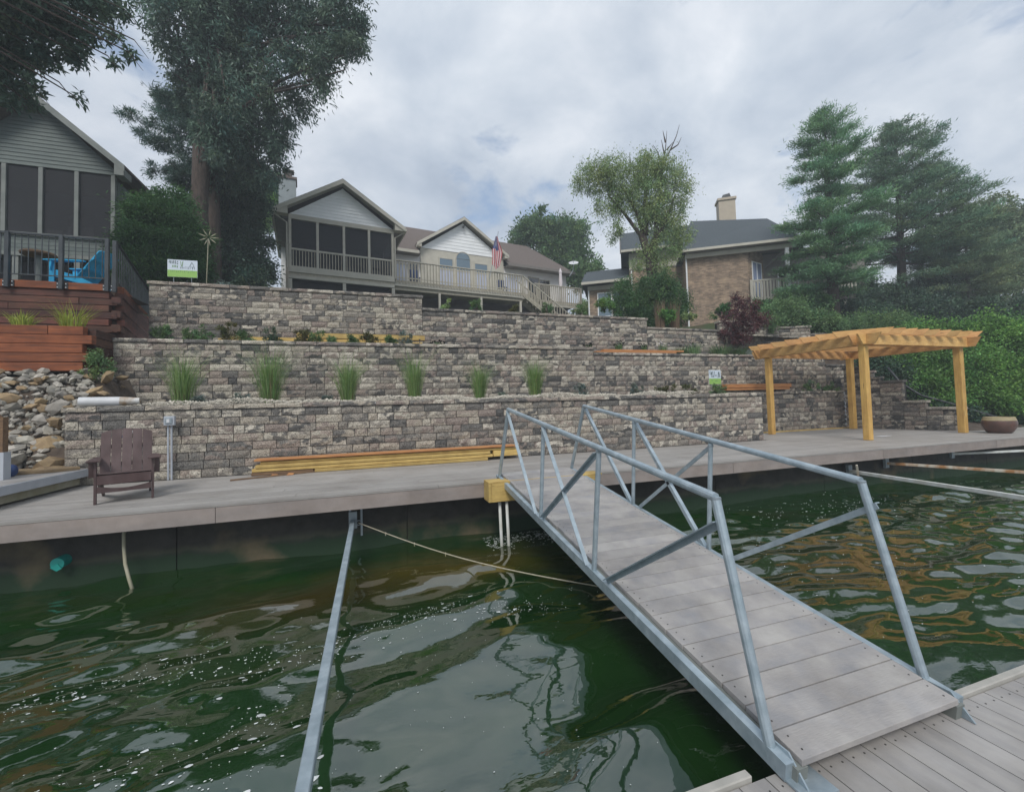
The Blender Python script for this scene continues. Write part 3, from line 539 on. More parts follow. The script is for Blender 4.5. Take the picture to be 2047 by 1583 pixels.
MB().box((9.3, 9.74, .002), (14.7, 9.83, .03)).build('ledger_board', TREATED, dk)

# ================================================================== STONE WALLS
def block_mesh(w, h, d, rough, seed, name):
    r = random.Random(seed); g = .005; nx, nz = (4, 2) if w > .25 else (3, 2); vs = []; fs = []
    for j in range(nz+1):
        for i in range(nx+1):
            ed = i in (0, nx) or j in (0, nz); x = -w/2+g+(w-2*g)*i/nx+(0 if i in (0, nx) else r.uniform(-.015, .015)); z = g+(h-2*g)*j/nz+(0 if j in (0, nz) else r.uniform(-.012, .012))
            vs.append((x, (r.uniform(.002, .012) if ed else -r.uniform(.0, rough)), z))
    k = nx+1
    for j in range(nz):
        for i in range(nx): fs.append((j*k+i, j*k+i+1, (j+1)*k+i+1, (j+1)*k+i))
    b = len(vs); vs += [(-w/2+g, d, g), (w/2-g, d, g), (w/2-g, d, h-g), (-w/2+g, d, h-g)]
    fs += [(b, b+3, b+2, b+1)]
    fs += [tuple([b, b+1]+[i for i in range(nx, -1, -1)]), tuple([b+2, b+3]+[nz*k+i for i in range(nx+1)])]
    fs += [tuple([b+3, b]+[j*k for j in range(nz+1)]), tuple([b+1, b+2]+[j*k+nx for j in range(nz, -1, -1)])]
    me = bpy.data.meshes.new(name); me.from_pydata(vs, [], fs); me.materials.append(STONE); me.update(); return me
BW = [.16, .22, .29, .36, .43]; BL = {}
for w in BW:
    for s in range(4): BL[(w, s)] = block_mesh(w, .139, .16, .011, int(w*100)*7+s, 'stone_block')
CB = {}
for w in (.42, .6):
    for s in range(3):
        me_ = block_mesh(w, .082, .3, .008, int(w*100)*3+s, 'cap_block'); me_.materials.clear(); me_.materials.append(CAPM); CB[(w, s)] = me_
def wall(name, label, x0, y0, runs, thick=.3, group=None, ang=0.0, caps=True, maxb=300, seedx=0):
    """runs: list of (u0,u1,z_base,z_top) along the wall direction; every block an object, the rest beyond maxb joined"""
    ca, sa = math.cos(ang), math.sin(ang); base_z = min(r[2] for r in runs)
    t = thing(name, label, 'wall', (x0, y0, base_z), 0, group); r = random.Random(5+seedx); todo = []
    def pt(u, v, z): return (x0+u*ca-v*sa, y0+u*sa+v*ca, z)
    core = MB()
    for (u0, u1, zb, zt) in runs:
        top = zt-(.082 if caps else 0); n = int(round((top-zb)/.139)); hz = (top-zb)/n
        p = [pt(u0+.02, .03, zb), pt(u1-.02, .03, zb), pt(u1-.02, thick-.01, zb), pt(u0+.02, thick-.01, zb)]; core.prism(p, (0, 0, top-zb+(.03 if caps else -.004)))
        for c in range(n):
            u = u0
            while u < u1-.01:
                w = r.choice((.22, .29, .29, .36, .36, .43)) if r.random() < .85 else BW[0]
                if u+w > u1-.14: w = u1-u
                mw_ = min(BW, key=lambda q: abs(q-w)); todo.append((pt(u+w/2, -r.uniform(0, .006), zb+c*hz), (mw_, r.randrange(4)), w/mw_, hz/.139)); u += w
        if caps:
            u = u0-.03
            while u < u1+.02:
                w = r.choice((.42, .6, .6));
                if u+w > u1-.2: w = u1+.03-u
                mw_ = .42 if w < .5 else .6; todo.append((pt(u+w/2, -.035, top), ('c', mw_, r.randrange(3)), w/mw_, 1.0)); u += w
    core.build('core', JOINT, t)
    todo.sort(key=lambda q: (q[0][0])**2+(q[0][1])**2+(0 if q[0][2] > base_z+.1 else 9))
    rest = MB()
    for i, (p, key, sx, sz) in enumerate(todo):
        me = CB[(key[1], key[2])] if key[0] == 'c' else BL[key]
        if i < maxb: inst('cap_stone' if key[0] == 'c' else 'stone_block', me, t, p, ang, (sx, 1, sz))
        else: rest.add([(p[0]+v.co.x*sx*ca-v.co.y*sa, p[1]+v.co.x*sx*sa+v.co.y*ca, p[2]+v.co.z*sz) for v in me.vertices], [tuple(f.vertices) for f in me.polygons])
    if rest.v: rest.build('stone_block_courses', STONE, t, kind='stuff')
    return t
wall('retaining_wall', 'lowest tier of the mottled grey and tan block wall, standing directly on the composite deck', -4.36, 8.1, [(0, 13.55, 0.0, 1.175)], maxb=299)
wall('retaining_wall', 'low stone block wall in the recess behind the cedar pergola posts', 9.2, 9.9, [(0, 5.6, 0.0, 1.235)], maxb=200, seedx=1)
wall('retaining_wall', 'end return of the lowest wall tier facing the pergola', 9.2, 8.1, [(0.02, 1.8, 0, 1.175)], ang=R(90), caps=True, maxb=80, seedx=2, thick=-.3) if False else None
wall('retaining_wall', 'middle tier of the stone block wall behind the six tall grass clumps', -4.78, 10.2, [(0, 10.5, 1.2, 2.55), (10.5, 19.2, 1.2, 2.41), (19.2, 20.4, 1.2, 2.13)], maxb=299, seedx=3)
wall('retaining_wall', 'top tier of the stone block wall below the house decks', -4.78, 11.6, [(0, 6.1, 2.55, 4.08), (6.1, 13.25, 2.55, 3.74), (13.25, 17.0, 2.55, 3.45)], maxb=299, seedx=4)
wall('retaining_wall', 'short curved stone wall section rising behind the maroon maple', 12.2, 12.4, [(0, 1.2, 2.9, 3.95), (1.2, 2.5, 2.9, 4.1)], ang=R(-8), maxb=90, seedx=5)
wall('retaining_wall', 'small stepped stone wall between maroon maple and green bank shrubs', 14.6, 12.2, [(0, 1.3, 2.7, 3.75), (1.3, 2.2, 2.7, 3.45)], ang=R(-25), maxb=60, seedx=6)
wall('stepped_wall', 'stone wall stepping down towards the water behind the right pergola posts', 14.72, 9.86, [(0, .5, 0, 1.98), (.5, .95, 0, 1.62), (.95, 1.5, 0, 1.48), (1.5, 2.0, 0, .86), (2.0, 2.75, 0, .66)], ang=R(-81), maxb=140, seedx=7)
wall('stepped_wall', 'loose upper courses of tan edge stones on the stepped wall', 15.3, 9.9, [(0, .5, 1.1, 1.85), (.5, 1.1, .8, 1.4)], ang=R(-70), maxb=60, seedx=8)
# terraces
def terr(name, x0, x1, y0, y1, z): 
    sheet(name, SOIL, span(x0, x1, .5), span(y0, y1, .25), lambda x, y: z+.015*math.sin(x*5+y*3))
terr('lower_terrace_ground', -4.7, 9.2, 8.36, 10.24, 1.13); terr('recess_terrace_ground', 9.2, 15.1, 10.05, 10.24, 1.16)
terr('middle_terrace_ground', -4.7, 5.7, 10.46, 11.63, 2.44); terr('middle_terrace_step', 5.7, 15.2, 10.46, 12.6, 2.32)
# pale gravel mulch heaped behind the lowest cap
def pebbles(name, n, fn, r0, r1, m, label=None):
    mb = MB()
    for i in range(n):
        x, y, z = fn(); r = rng.uniform(r0, r1); a = rng.uniform(0, 6)
        vs = [(x+r*math.cos(a+q*2.094)*rng.uniform(.7, 1.3), y+r*math.sin(a+q*2.094)*rng.uniform(.7, 1.3), z) for q in range(3)]+[(x, y, z+r*rng.uniform(.5, 1.1))]
        mb.add(vs, [(0, 1, 3), (1, 2, 3), (2, 0, 3)])
    return mb.build(name, m, kind='stuff')
def gz():
    x = rng.uniform(-4.3, 7.5); y = 8.42+abs(rng.gauss(0, .28)); h = (.095+.03*math.sin(x*2.1)+.025*math.sin(x*5.3))*math.exp(-((y-8.55)/.3)**2); return x, y, 1.145+rng.random()**.6*h
pebbles('gravel_mulch', 9000, gz, .012, .026, GRAVEL)
pebbles('mulch_chips', 3500, lambda: (rng.uniform(-4.3, 5.6), rng.uniform(10.5, 11.5), 2.45), .015, .04, SOIL)

# ================================================================== RIPRAP (left bank)
rb = thing('riprap_bank', None, None, (-5.5, 8.6, .2)); rb['kind'] = 'structure'
RM = []
for s in range(10):
    bm = bmesh.new(); bmesh.ops.create_icosphere(bm, subdivisions=1, radius=1.0); r = random.Random(s)
    cuts = [(Vector((r.uniform(-1, 1), r.uniform(-1, 1), r.uniform(-1, 1))).normalized(), r.uniform(.55, .85)) for _ in range(7)]
    for v in bm.verts:
        v.co *= r.uniform(.85, 1.15)
        for nrm_, d_ in cuts:
            k = v.co.dot(nrm_)-d_
            if k > 0: v.co -= nrm_*k
    me = bpy.data.meshes.new('rock'); bm.to_mesh(me); bm.free(); me.materials.append(ROCKT if s in (3, 7) else ROCK); RM.append(me)
cnt = 0
def rock(x, y, z, s, k=None, flat=.65):
    global cnt; cnt += 1
    o = bpy.data.objects.new('rock', RM[rng.randrange(10) if k is None else k]); COL.objects.link(o); o.parent = rb; o.location = Vector((x, y, z))-rb.location
    o.rotation_euler = (rng.uniform(-.5, .5)+.5, rng.uniform(-.4, .4), rng.uniform(0, 6.28)); o.scale = (s*rng.uniform(.9, 1.5), s*rng.uniform(.8, 1.1), s*flat*rng.uniform(.8, 1.1))
i = 0
while cnt < 262:
    tt_ = rng.random(); y = 8.15+1.35*tt_; x = rng.uniform(-6.9 if tt_ > .4 else -6.0, -4.42-.30*tt_); s = rng.choice((.05, .065, .08, .095, .12))
    rock(x, y-.04, .2+1.62*tt_, s)
for (x, y, z, s, k) in [(-4.75, 8.5, .62, .24, 3), (-4.55, 8.15, .33, .2, 7), (-4.6, 8.35, .95, .17, 7), (-5.0, 8.2, .42, .2, 0), (-4.45, 9.35, 1.72, .16, 3), (-4.55, 9.2, 1.45, .15, 7), (-4.9, 8.9, 1.2, .2, 1), (-4.6, 9.6, 1.6, .13, 1), (-4.55, 9.9, 1.55, .14, 3), (-4.5, 9.5, 1.4, .12, 7), (-4.6, 10.05, 1.7, .12, 2), (-4.52, 9.75, 1.3, .13, 5), (-5.3, 8.25, .45, .16, 2), (-4.5, 7.95, .22, .2, 7)]: rock(x, y, z, s, k)
for i in range(26): y = rng.uniform(8.5, 10.1); rock(rng.uniform(-4.74, -4.36), y, .12+min(1.62 if i % 2 else 1.1, .4+1.15*(y-8.36)), rng.uniform(.06, .11))
mb = MB()
for i in range(1500):
    tt_ = rng.random(); y = 8.15+1.35*tt_; x = rng.uniform(-7.2, -4.36-.3*tt_); me = RM[i % 10]; s = rng.uniform(.02, .055); a = rng.uniform(0, 6)
    mb.add([(x+(v.co.x*math.cos(a)-v.co.y*math.sin(a))*s, y+(v.co.x*math.sin(a)+v.co.y*math.cos(a))*s, .17+1.6*tt_+v.co.z*s) for v in me.vertices], [tuple(f.vertices) for f in me.polygons])
mb.build('small_rocks', ROCK, rb, kind='stuff')
tag(rebase(MB().prism([(-5.3, 7.6, .25), (-4.3, 7.75, .25), (-4.1, 7.98, .25), (-4.35, 8.08, .25), (-5.3, 8.08, .25)], (0, 0, .05)).build('flagstone', ROCKT, bevel=.008)), 'flat tan flagstone lying on the edge of the neighbouring dock', 'stone')

# ================================================================== TIMBER WALLS (left)
tw = thing('timber_wall', 'tall reddish brown stained timber retaining wall under the metal railing', 'wall', (-6.5, 10.3, 1.6))
def timbers(parent, xr, y, z0, z1, xl, mset, alt=True, h=.138, d=.14):
    n = int(round((z1-z0)/h)); hh = (z1-z0)/n
    for c in range(n):
        x = xl-(c*1.37) % 2.4; sh = .0 if (c % 2) else .13
        last = xr-(sh if alt else 0)
        while x < last-.05:
            b = min(x+2.44, last)
            if last-b < .3: b = last
            jy = rng.uniform(-.008, .008); MB().box((x+.003, y+jy, z0+c*hh+.003), (b-.003, y+d+jy, z0+(c+1)*hh-.004)).build('timber', mset, parent, bevel=.006); x = b
            if b >= last: break
timbers(tw, -4.75, 10.3, 1.72, 3.47, -12, TIMBER)
x = -12.0
for b in (-10.2, -8.3, -6.5, -5.62, -4.9): MB().box((x+.02, 10.27, 3.475), (b-.05, 10.41, 3.61)).build('timber', TIMBERO, tw, bevel=.006); x = b
ca, sa = math.cos(R(98)), math.sin(R(98))          # side return running back along the top wall
for c in range(-5, 13):
    z = 1.72+c*.138; o_ = .13 if c % 2 == 0 else 0
    p = Vector((-4.77, 10.3+o_, z+.069)); q = Vector((-5.78, 14.3, z+.069)); MB().beam(p, q, .14, .132).build('timber', TIMBER, tw, bevel=.006)
MB().beam((-4.77, 10.42, 3.54), (-5.78, 14.3, 3.54), .14, .13).build('timber', TIMBERO, tw, bevel=.006)
MB().box((-12, 10.44, 1.7), (-4.95, 10.5, 3.46)).build('backing', JOINT, tw)
tp = thing('timber_planter', 'bright orange brown timber planter tier above the rocks', 'planter', (-6.5, 9.5, 1.75))
timbers(tp, -4.74, 9.5, 1.84, 2.64, -12, TIMBERO, h=.155)
for c in range(5): MB().box((-4.9, 9.66, 1.84+c*.155+.003), (-4.76, 10.28, 1.84+(c+1)*.155-.003)).build('timber', TIMBER, tp, bevel=.005)
MB().box((-12, 9.66, 1.8), (-4.92, 10.26, 2.5)).build('soil', SOIL, tp)
# ---- railing on top of the timber wall
rl = thing('metal_railing', 'dark grey metal railing with thin balusters along the top of the timber wall', 'railing', (-6.5, 10.3, 3.6))
def rail_run(p, q, parent, n, h=.86, posts=()):
    p = Vector(p); q = Vector(q); MB().beam(p+Vector((0, 0, h)), q+Vector((0, 0, h)), .05, .03).build('top_rail', RAILM, parent); MB().beam(p+Vector((0, 0, .09)), q+Vector((0, 0, .09)), .02, .02).build('bottom_rail', RAILM, parent)
    for i in range(1, n):
        a = p.lerp(q, i/n); MB().box((a.x-.0055, a.y-.0055, a.z+.09), (a.x+.0055, a.y+.0055, a.z+h-.01)).build('baluster', RAILM, parent)
for a, b in ((-8.9, -7.15), (-7.15, -6.36), (-6.36, -5.58), (-5.58, -4.86)): rail_run((a, 10.24, 3.62), (b, 10.24, 3.62), rl, max(3, int(round((b-a)/.1))))
for x in (-7.15, -6.36, -5.58, -4.88): 
    po = MB().box((x-.03, 10.2, 3.46), (x+.03, 10.26, 4.5)).build('post', RAILM, rl)
    bp_ = MB()
    for dx_ in (-.062, .062):
        MB().box((x+dx_-.02, 10.255, 3.48), (x+dx_+.02, 10.268, 3.6)).build('bracket', RAILM, rl)
        for dz_ in (3.5, 3.57): bp_.beam((x+dx_, 10.24, dz_), (x+dx_, 10.256, dz_), .016, .016)
    bp_.build('bolt', WPVC, rl)
MB().box((-4.81, 10.24, 3.46), (-4.75, 10.3, 4.48)).build('post', RAILM, rl)
rail_run((-4.78, 10.3, 3.62), (-5.86, 14.3, 3.62), rl, 24); rail_run((-5.86, 14.3, 3.62), (-3.5, 13.4, 3.68), rl, 24)

# ================================================================== NEIGHBOUR DOCK (left edge)
nd_ = thing('neighbour_dock', 'raised grey dock platform beside the dark brown armchair', 'dock', (-6, 6.5, .05))
y = 5.2
while y < 8.0: MB().box((-9, y+.003, .215), (-4.08, y+.137, .25)).build('board', DOCKM, nd_); y += .14
MB().box((-4.08, 5.2, .14), (-4.05, 8.06, .247)).build('fascia_board', GPVC, nd_); MB().box((-4.2, 5.3, .03), (-4.12, 8.0, .13)).build('beam', ROPED, nd_)
for y in (5.8, 7.0): MB().box((-4.3, y, 0.003), (-4.2, y+.09, .2)).build('post', ROPED, nd_)
po = thing('dock_post', 'weathered wooden post in a grey bracket at the left edge', 'post', (-4.5, 7.2, .25))
MB().box((-4.56, 7.17, .26), (-4.47, 7.26, 1.05)).build('timber', BROWNW, po); MB().box((-4.58, 7.155, .25), (-4.45, 7.275, .6)).build('bracket', GPVC, po); MB().beam((-4.9, 7.2, .78), (-4.52, 7.2, 1.06), .07, .05).build('brace', BROWNW, po)
tag(rebase(MB().lathe((-4.60, 7.5, .25), [(0, 0), (.05, .01), (.075, .05), (.08, .1), (.06, .15), (.03, .165), (0, .17)], 18).build('buoy', NAVY, smooth=True)), 'navy blue round float lying by the wooden post', 'float')
tag(rebase(MB().lathe((-4.86, 7.4, .26), [(0, 0), (.15, 0), (.17, .2), (.18, .38), (.15, .38), (.14, .3), (0, .3)], 20).build('bucket', BROWNW, smooth=True)), 'brown barrel cut by the left edge of the photo', 'barrel')

# ================================================================== FLOATING DOCK
fd = thing('floating_dock', 'grey plank floating dock at the foot of the gangway', 'dock', (2.3, .5, -.75))
x = -3.2
while x < 6.5:
    MB().box((x+.003, -1.2, -.632), (x+.137, 1.455, -.604)).build('plank', DOCKM, fd); x += .14
for a, b in ((-3.2, 1.50), (2.86, 6.5)): MB().box((a, 1.46, -.66), (b, 1.50, -.582)).build('edge_board', TRIMW, fd, bevel=.005)
MB().box((-3.2, -1.2, -.9), (6.5, 1.45, -.64)).build('float', JOINT, fd)
sc = MB()
for i in range(70):
    xx = -3.2+.14*i+.07
    for dx_ in (-.035, .035): sc.tube([(xx+dx_, 1.40, -.604), (xx+dx_, 1.40, -.6025)], .0045, 6)
sc.build('screw', JOINT, fd, kind='stuff')
# ================================================================== GANGWAY
gw = thing('gangway', 'galvanised metal gangway with grey planks sloping from the deck to the floating dock', 'gangway', (2.2, 1.45, -.6))
def gz_(y): return .065-(5.57-y)*.1364
PI_ = .146; y = 1.375; slope = math.atan(.1364); k = 0
while y < 5.66:
    y1 = y+PI_*math.cos(slope); a, b = gz_(y), gz_(y1); e = .0035; jx = rng.uniform(-.006, .006)
    MB().prism([(1.685+jx, y+e, a), (1.685+jx, y1-e, b), (1.685+jx, y1-e, b-.028), (1.685+jx, y+e, a-.028)], (1.05, 0, 0)).build('plank', PLANK, gw, bevel=.002); y = y1
def xat(y, s): return 1.635 if s < 0 else 2.785
for s in (-1, 1):
    X0 = xat(0, s); pa = (X0, 1.40, gz_(1.4)-.055); pb = (X0, 5.72, gz_(5.72)-.055)
    MB().beam(pa, pb, .045, .075).build('side_channel', GALV, gw)
    Xi = X0-s*.045; MB().beam((Xi, 1.38, gz_(1.38)-.075), (Xi, 5.7, gz_(5.7)-.075), .06, .09).build('stringer', TRIMG, gw)
    N_ = dict(ft=(5.15, .965), fb=(5.64, .02), p2t=(3.99, .80), p2b=(4.14, -.19), p3t=(2.89, .665), p3b=(3.04, -.34), nt=(1.74, .515), nb=(1.475, -.575)) if s < 0 else \
         dict(ft=(5.30, .98), fb=(5.76, .05), p2t=(4.12, .80), p2b=(4.20, -.17), p3t=(2.99, .635), p3b=(3.07, -.33), nt=(1.80, .495), nb=(1.53, -.57))
    P_ = lambda k_, dy=0, dz=0: (X0, N_[k_][0]+dy, N_[k_][1]+dz)
    MB().tube([P_('ft'), P_('nt')], .0235, 12).build('handrail', GALV, gw, smooth=False)
    for a, b in (('ft', 'fb'), ('nt', 'nb')): MB().tube([P_(a), P_(b)], .0235, 12).build('end_post', GALV, gw)
    for a, b in (('p2t', 'p2b'), ('p3t', 'p3b')): MB().tube([P_(a), P_(b)], .020, 10).build('post', GALV, gw)
    wb2 = MB()
    for a, b in (('p2t', 'p2b'), ('p3t', 'p3b')):
        p = Vector(P_(a)); q = Vector(P_(b)); d = (q-p).normalized(); wb2.tube([p+d*.018, p+d*.030], [.027, .022], 10).tube([q-d*.03, q-d*.012], [.022, .028], 10)
    for a in ('ft', 'nt'):
        p = Vector(P_(a)); wb2.tube([p+Vector((0, 0, .002))-Vector((s*.001, 0, 0)), p-Vector((0, 0, .012))], [.0262, .0262], 12)
    wb2.build('weld_bead', GALVD, gw, kind='stuff')
    def brace(p, q):
        o = .0; mb = MB(); mb.beam(p, q, .006, .036, (0, 0, 1)); d = Vector(q)-Vector(p); up_ = Vector((1, 0, 0)).cross(d).normalized()*.016
        if up_.z < 0: up_ = -up_
        mb.beam(Vector(p)+up_+Vector((s*.016, 0, 0)), Vector(q)+up_+Vector((s*.016, 0, 0)), .036, .006, (0, 0, 1)); mb.build('brace', GALV, gw)
    brace(P_('ft', 0, -.03), (X0, 4.25, gz_(4.25)-.03)); brace(P_('p2t', -.01, -.03), (X0, 3.13, gz_(3.13)-.03))
    brace((X0, 4.08, gz_(4.08)-.01), P_('p3t', .03, -.05)); brace((X0, 2.84, gz_(2.84)-.01), (X0, 1.72, N_['nt'][1]-.13))
    MB().prism([(X0-.03*s, 1.33, -.60), (X0-.03*s, 1.58, -.60), (X0-.03*s, 1.54, -.50), (X0-.03*s, 1.42, -.50)], (.008*s, 0, 0)).build('foot_plate', GALV, gw)
MB().box((1.62, 1.30, -.601), (1.78, 1.44, -.592)).build('hinge_plate', GALV, gw)
sc = MB(); y = 1.375
while y < 5.6:
    for dx_ in (1.73, 2.69):
        for dy in (.04, .105): sc.tube([(dx_, y+dy, gz_(y+dy)-.001), (dx_, y+dy, gz_(y+dy)+.0015)], .0045, 6)
    y += PI_*math.cos(slope)
sc.build('screw', JOINT, gw, kind='stuff')
MB().tube([(1.6, 5.6, .03), (1.7, 5.6, .03)], .018, 8).build('hinge_pin', BLACKM, gw)
# landing box and piles
lb = thing('landing_box', 'yellow treated lumber box bolted to the deck edge under the top of the gangway', 'lumber box', (1.6, 5.4, -.22))
MB().box((1.40, 5.33, -.225), (1.44, 5.575, .012)).build('board', TREATED, lb, bevel=.004); MB().box((1.442, 5.33, -.225), (3.0, 5.37, .012)).build('board', TREATED, lb, bevel=.004)
MB().box((2.96, 5.372, -.225), (3.0, 5.575, .012)).build('board', TREATED, lb, bevel=.004); MB().box((1.4, 5.33, .013), (3.05, 5.575, .035)).build('board', TREATED, lb, bevel=.004)
for x, y, lab in ((1.565, 5.41, 'left of the two white pipes standing in the water under the yellow lumber box'), (1.655, 5.39, 'right of the two white pipes standing in the water under the yellow lumber box')):
    tag(rebase(MB().tube([(x, y, -.24), (x+.02, y-.01, -1.2)], .02, 12).build('support_pipe', PVCY, smooth=True)), lab, 'pipe', 'white pipes under the landing box')
# ================================================================== MOORING ARMS, ROPE, HOSE
def arm(name, label, p, q, w, m, h=None):
    t = thing(name, label, 'mooring arm', q, group='metal arms holding the floating dock off the seawall')
    MB().beam(p, q, w, h or w).build('tube', m, t, bevel=.004); MB().box((p[0]-.05, p[1]-.02, p[2]-.09), (p[0]+.05, p[1]+.03, p[2]+.12)).build('wall_plate', GALVD, t); return t
a_ = arm('mooring_arm', 'long straight galvanised square tube crossing the water in the left half of the photo', (-.262, 5.93, -.42), (-.285, .9, -.50), .055, GALV)
MB().tube([(-.19+.03*math.cos(t), 5.86, -.43+.03*math.sin(t)) for t in [i*.6981 for i in range(10)]], .006, 6).build('ring', GALVD, a_)
a_ = arm('mooring_arm', 'grey white round pole just right of the gangway top rail', (8.75, 5.85, -.43), (7.55, 1.5, -.33), .058, PVCY)
MB().beam((8.6, 5.6, -.5), (8.5, 5.55, -.26), .03, .03).build('peg', RUSTY, a_)
arm('mooring_arm', 'rust streaked pole, middle of the three on the right', (9.9, 5.9, -.36), (11.0, 3.0, -.36), .05, RUSTY)
arm('mooring_arm', 'farthest thin pole close under the deck edge at the right', (12.1, 5.93, -.31), (16.5, 4.6, -.25), .045, PVCY)
rp_ = [Vector((-.19, 5.85, -.43)).lerp(Vector((2.05, 3.75, -.765)), i/14)-Vector((0, 0, .16*math.sin(math.pi*i/14)*.55)) for i in range(15)]
ro = MB().tube(rp_, .0065, 6)
for i in (2, 4, 6): ro.tube([rp_[i]+Vector((0, 0, .012)), rp_[i]-Vector((0, 0, .03))], .005, 5)
tag(rebase(ro.build('rope', ROPEM)), 'thin pale rope slanting down from the mooring arm to under the gangway', 'rope')
tag(rebase(MB().tube([(-2.62, 5.9, -.2), (-2.62, 5.84, -.28), (-2.60, 5.80, -.42), (-2.56, 5.74, -.58), (-2.50, 5.68, -.72), (-2.44, 5.62, -.84)], .017, 8).build('hose', ROPED, smooth=True)), 'curved pale hose hanging from the deck edge into the green water', 'hose')
tl = thing('drain_outlet', 'broken teal drain pipe end sticking out of the algae stained seawall', 'drain pipe', (-3.2, 5.9, -.6))
MB().tube([(-3.19, 6.0, -.52), (-3.2, 5.86, -.53)], .062, 16).build('pipe', TEAL, tl); MB().prism([(-3.255, 5.85, -.56), (-3.2, 5.85, -.605), (-3.155, 5.85, -.58), (-3.19, 5.85, -.53)], (0, .008, 0)).build('broken_flap', TEAL, tl)
for x, z in ((12.9, -.42), (15.0, -.42)): tag(MB().tube([(x, 5.965, z), (x, 5.972, z)], .045, 12).build('weep_hole', DARK, sw))

# ================================================================== PERGOLA
pg = thing('pergola', 'new orange cedar corner pergola with diagonal rafters on four posts', 'pergola', (12.7, 8.1, 0))
for x, y, w in ((10.86, 9.3, .14), (10.82, 6.78, .14), (14.45, 6.83, .15), (14.38, 9.42, .15)): MB().box((x-w/2, y-w/2, .002), (x+w/2, y+w/2, 2.22)).build('post', CEDARP, pg, bevel=.008)
MB().box((14.53, 6.78, .002), (14.57, 6.88, 2.1)).build('post_trim', CEDARP, pg); MB().box((14.46, 9.5, .002), (14.50, 9.56, 2.2)).build('post_trim', CEDARP, pg)
def pbeam(p, q, n_, e0, e1, z0=2.20, h=.235, th=.045):
    p = Vector((*p, z0)); q = Vector((*q, z0)); d = (q-p).normalized(); nn = Vector((-d.y, d.x, 0))*th
    return MB().prism([p+d*e0, q-d*e1, q+Vector((0, 0, h)), p+Vector((0, 0, h))], nn).build(n_, CEDAR, pg, bevel=.004)
pbeam((10.74, 9.7), (10.74, 6.35), 'beam', .12, .14); pbeam((10.90, 9.9), (10.90, 6.5), 'beam', .12, .12)
pbeam((10.48, 6.66), (14.68, 6.66), 'beam', .17, .17); pbeam((10.5, 6.86), (14.75, 6.86), 'beam', .15, .15)
pbeam((10.5, 9.46), (14.9, 9.46), 'beam', .15, .15); pbeam((14.50, 9.9), (14.50, 6.4), 'beam', .12, .12)
for k in range(1, 18):      # diagonal rafters, tail ends cut at an angle
    c = .42*k-.12; A_ = Vector((10.60, 6.52+c, 0)); B2 = Vector((10.60+c, 6.52, 0)); 
    if A_.y > 9.7: A_ = Vector((10.60+(A_.y-9.7), 9.7, 0))
    if B2.x > 14.7: B2 = Vector((14.7, 6.52+(B2.x-14.7), 0))
    if (B2-A_).length < .5 or B2.x < A_.x: continue
    d = (B2-A_).normalized(); nn = Vector((d.y, -d.x, 0))*.038; z = 2.438
    A_ -= d*.06; B2 += d*.08; za = Vector((0, 0, z)); zb = Vector((0, 0, z+.14))
    MB().prism([A_+d*.09+za, B2-d*.12+za, B2+zb, A_+zb], nn).build('rafter', CEDAR, pg, bevel=.003)

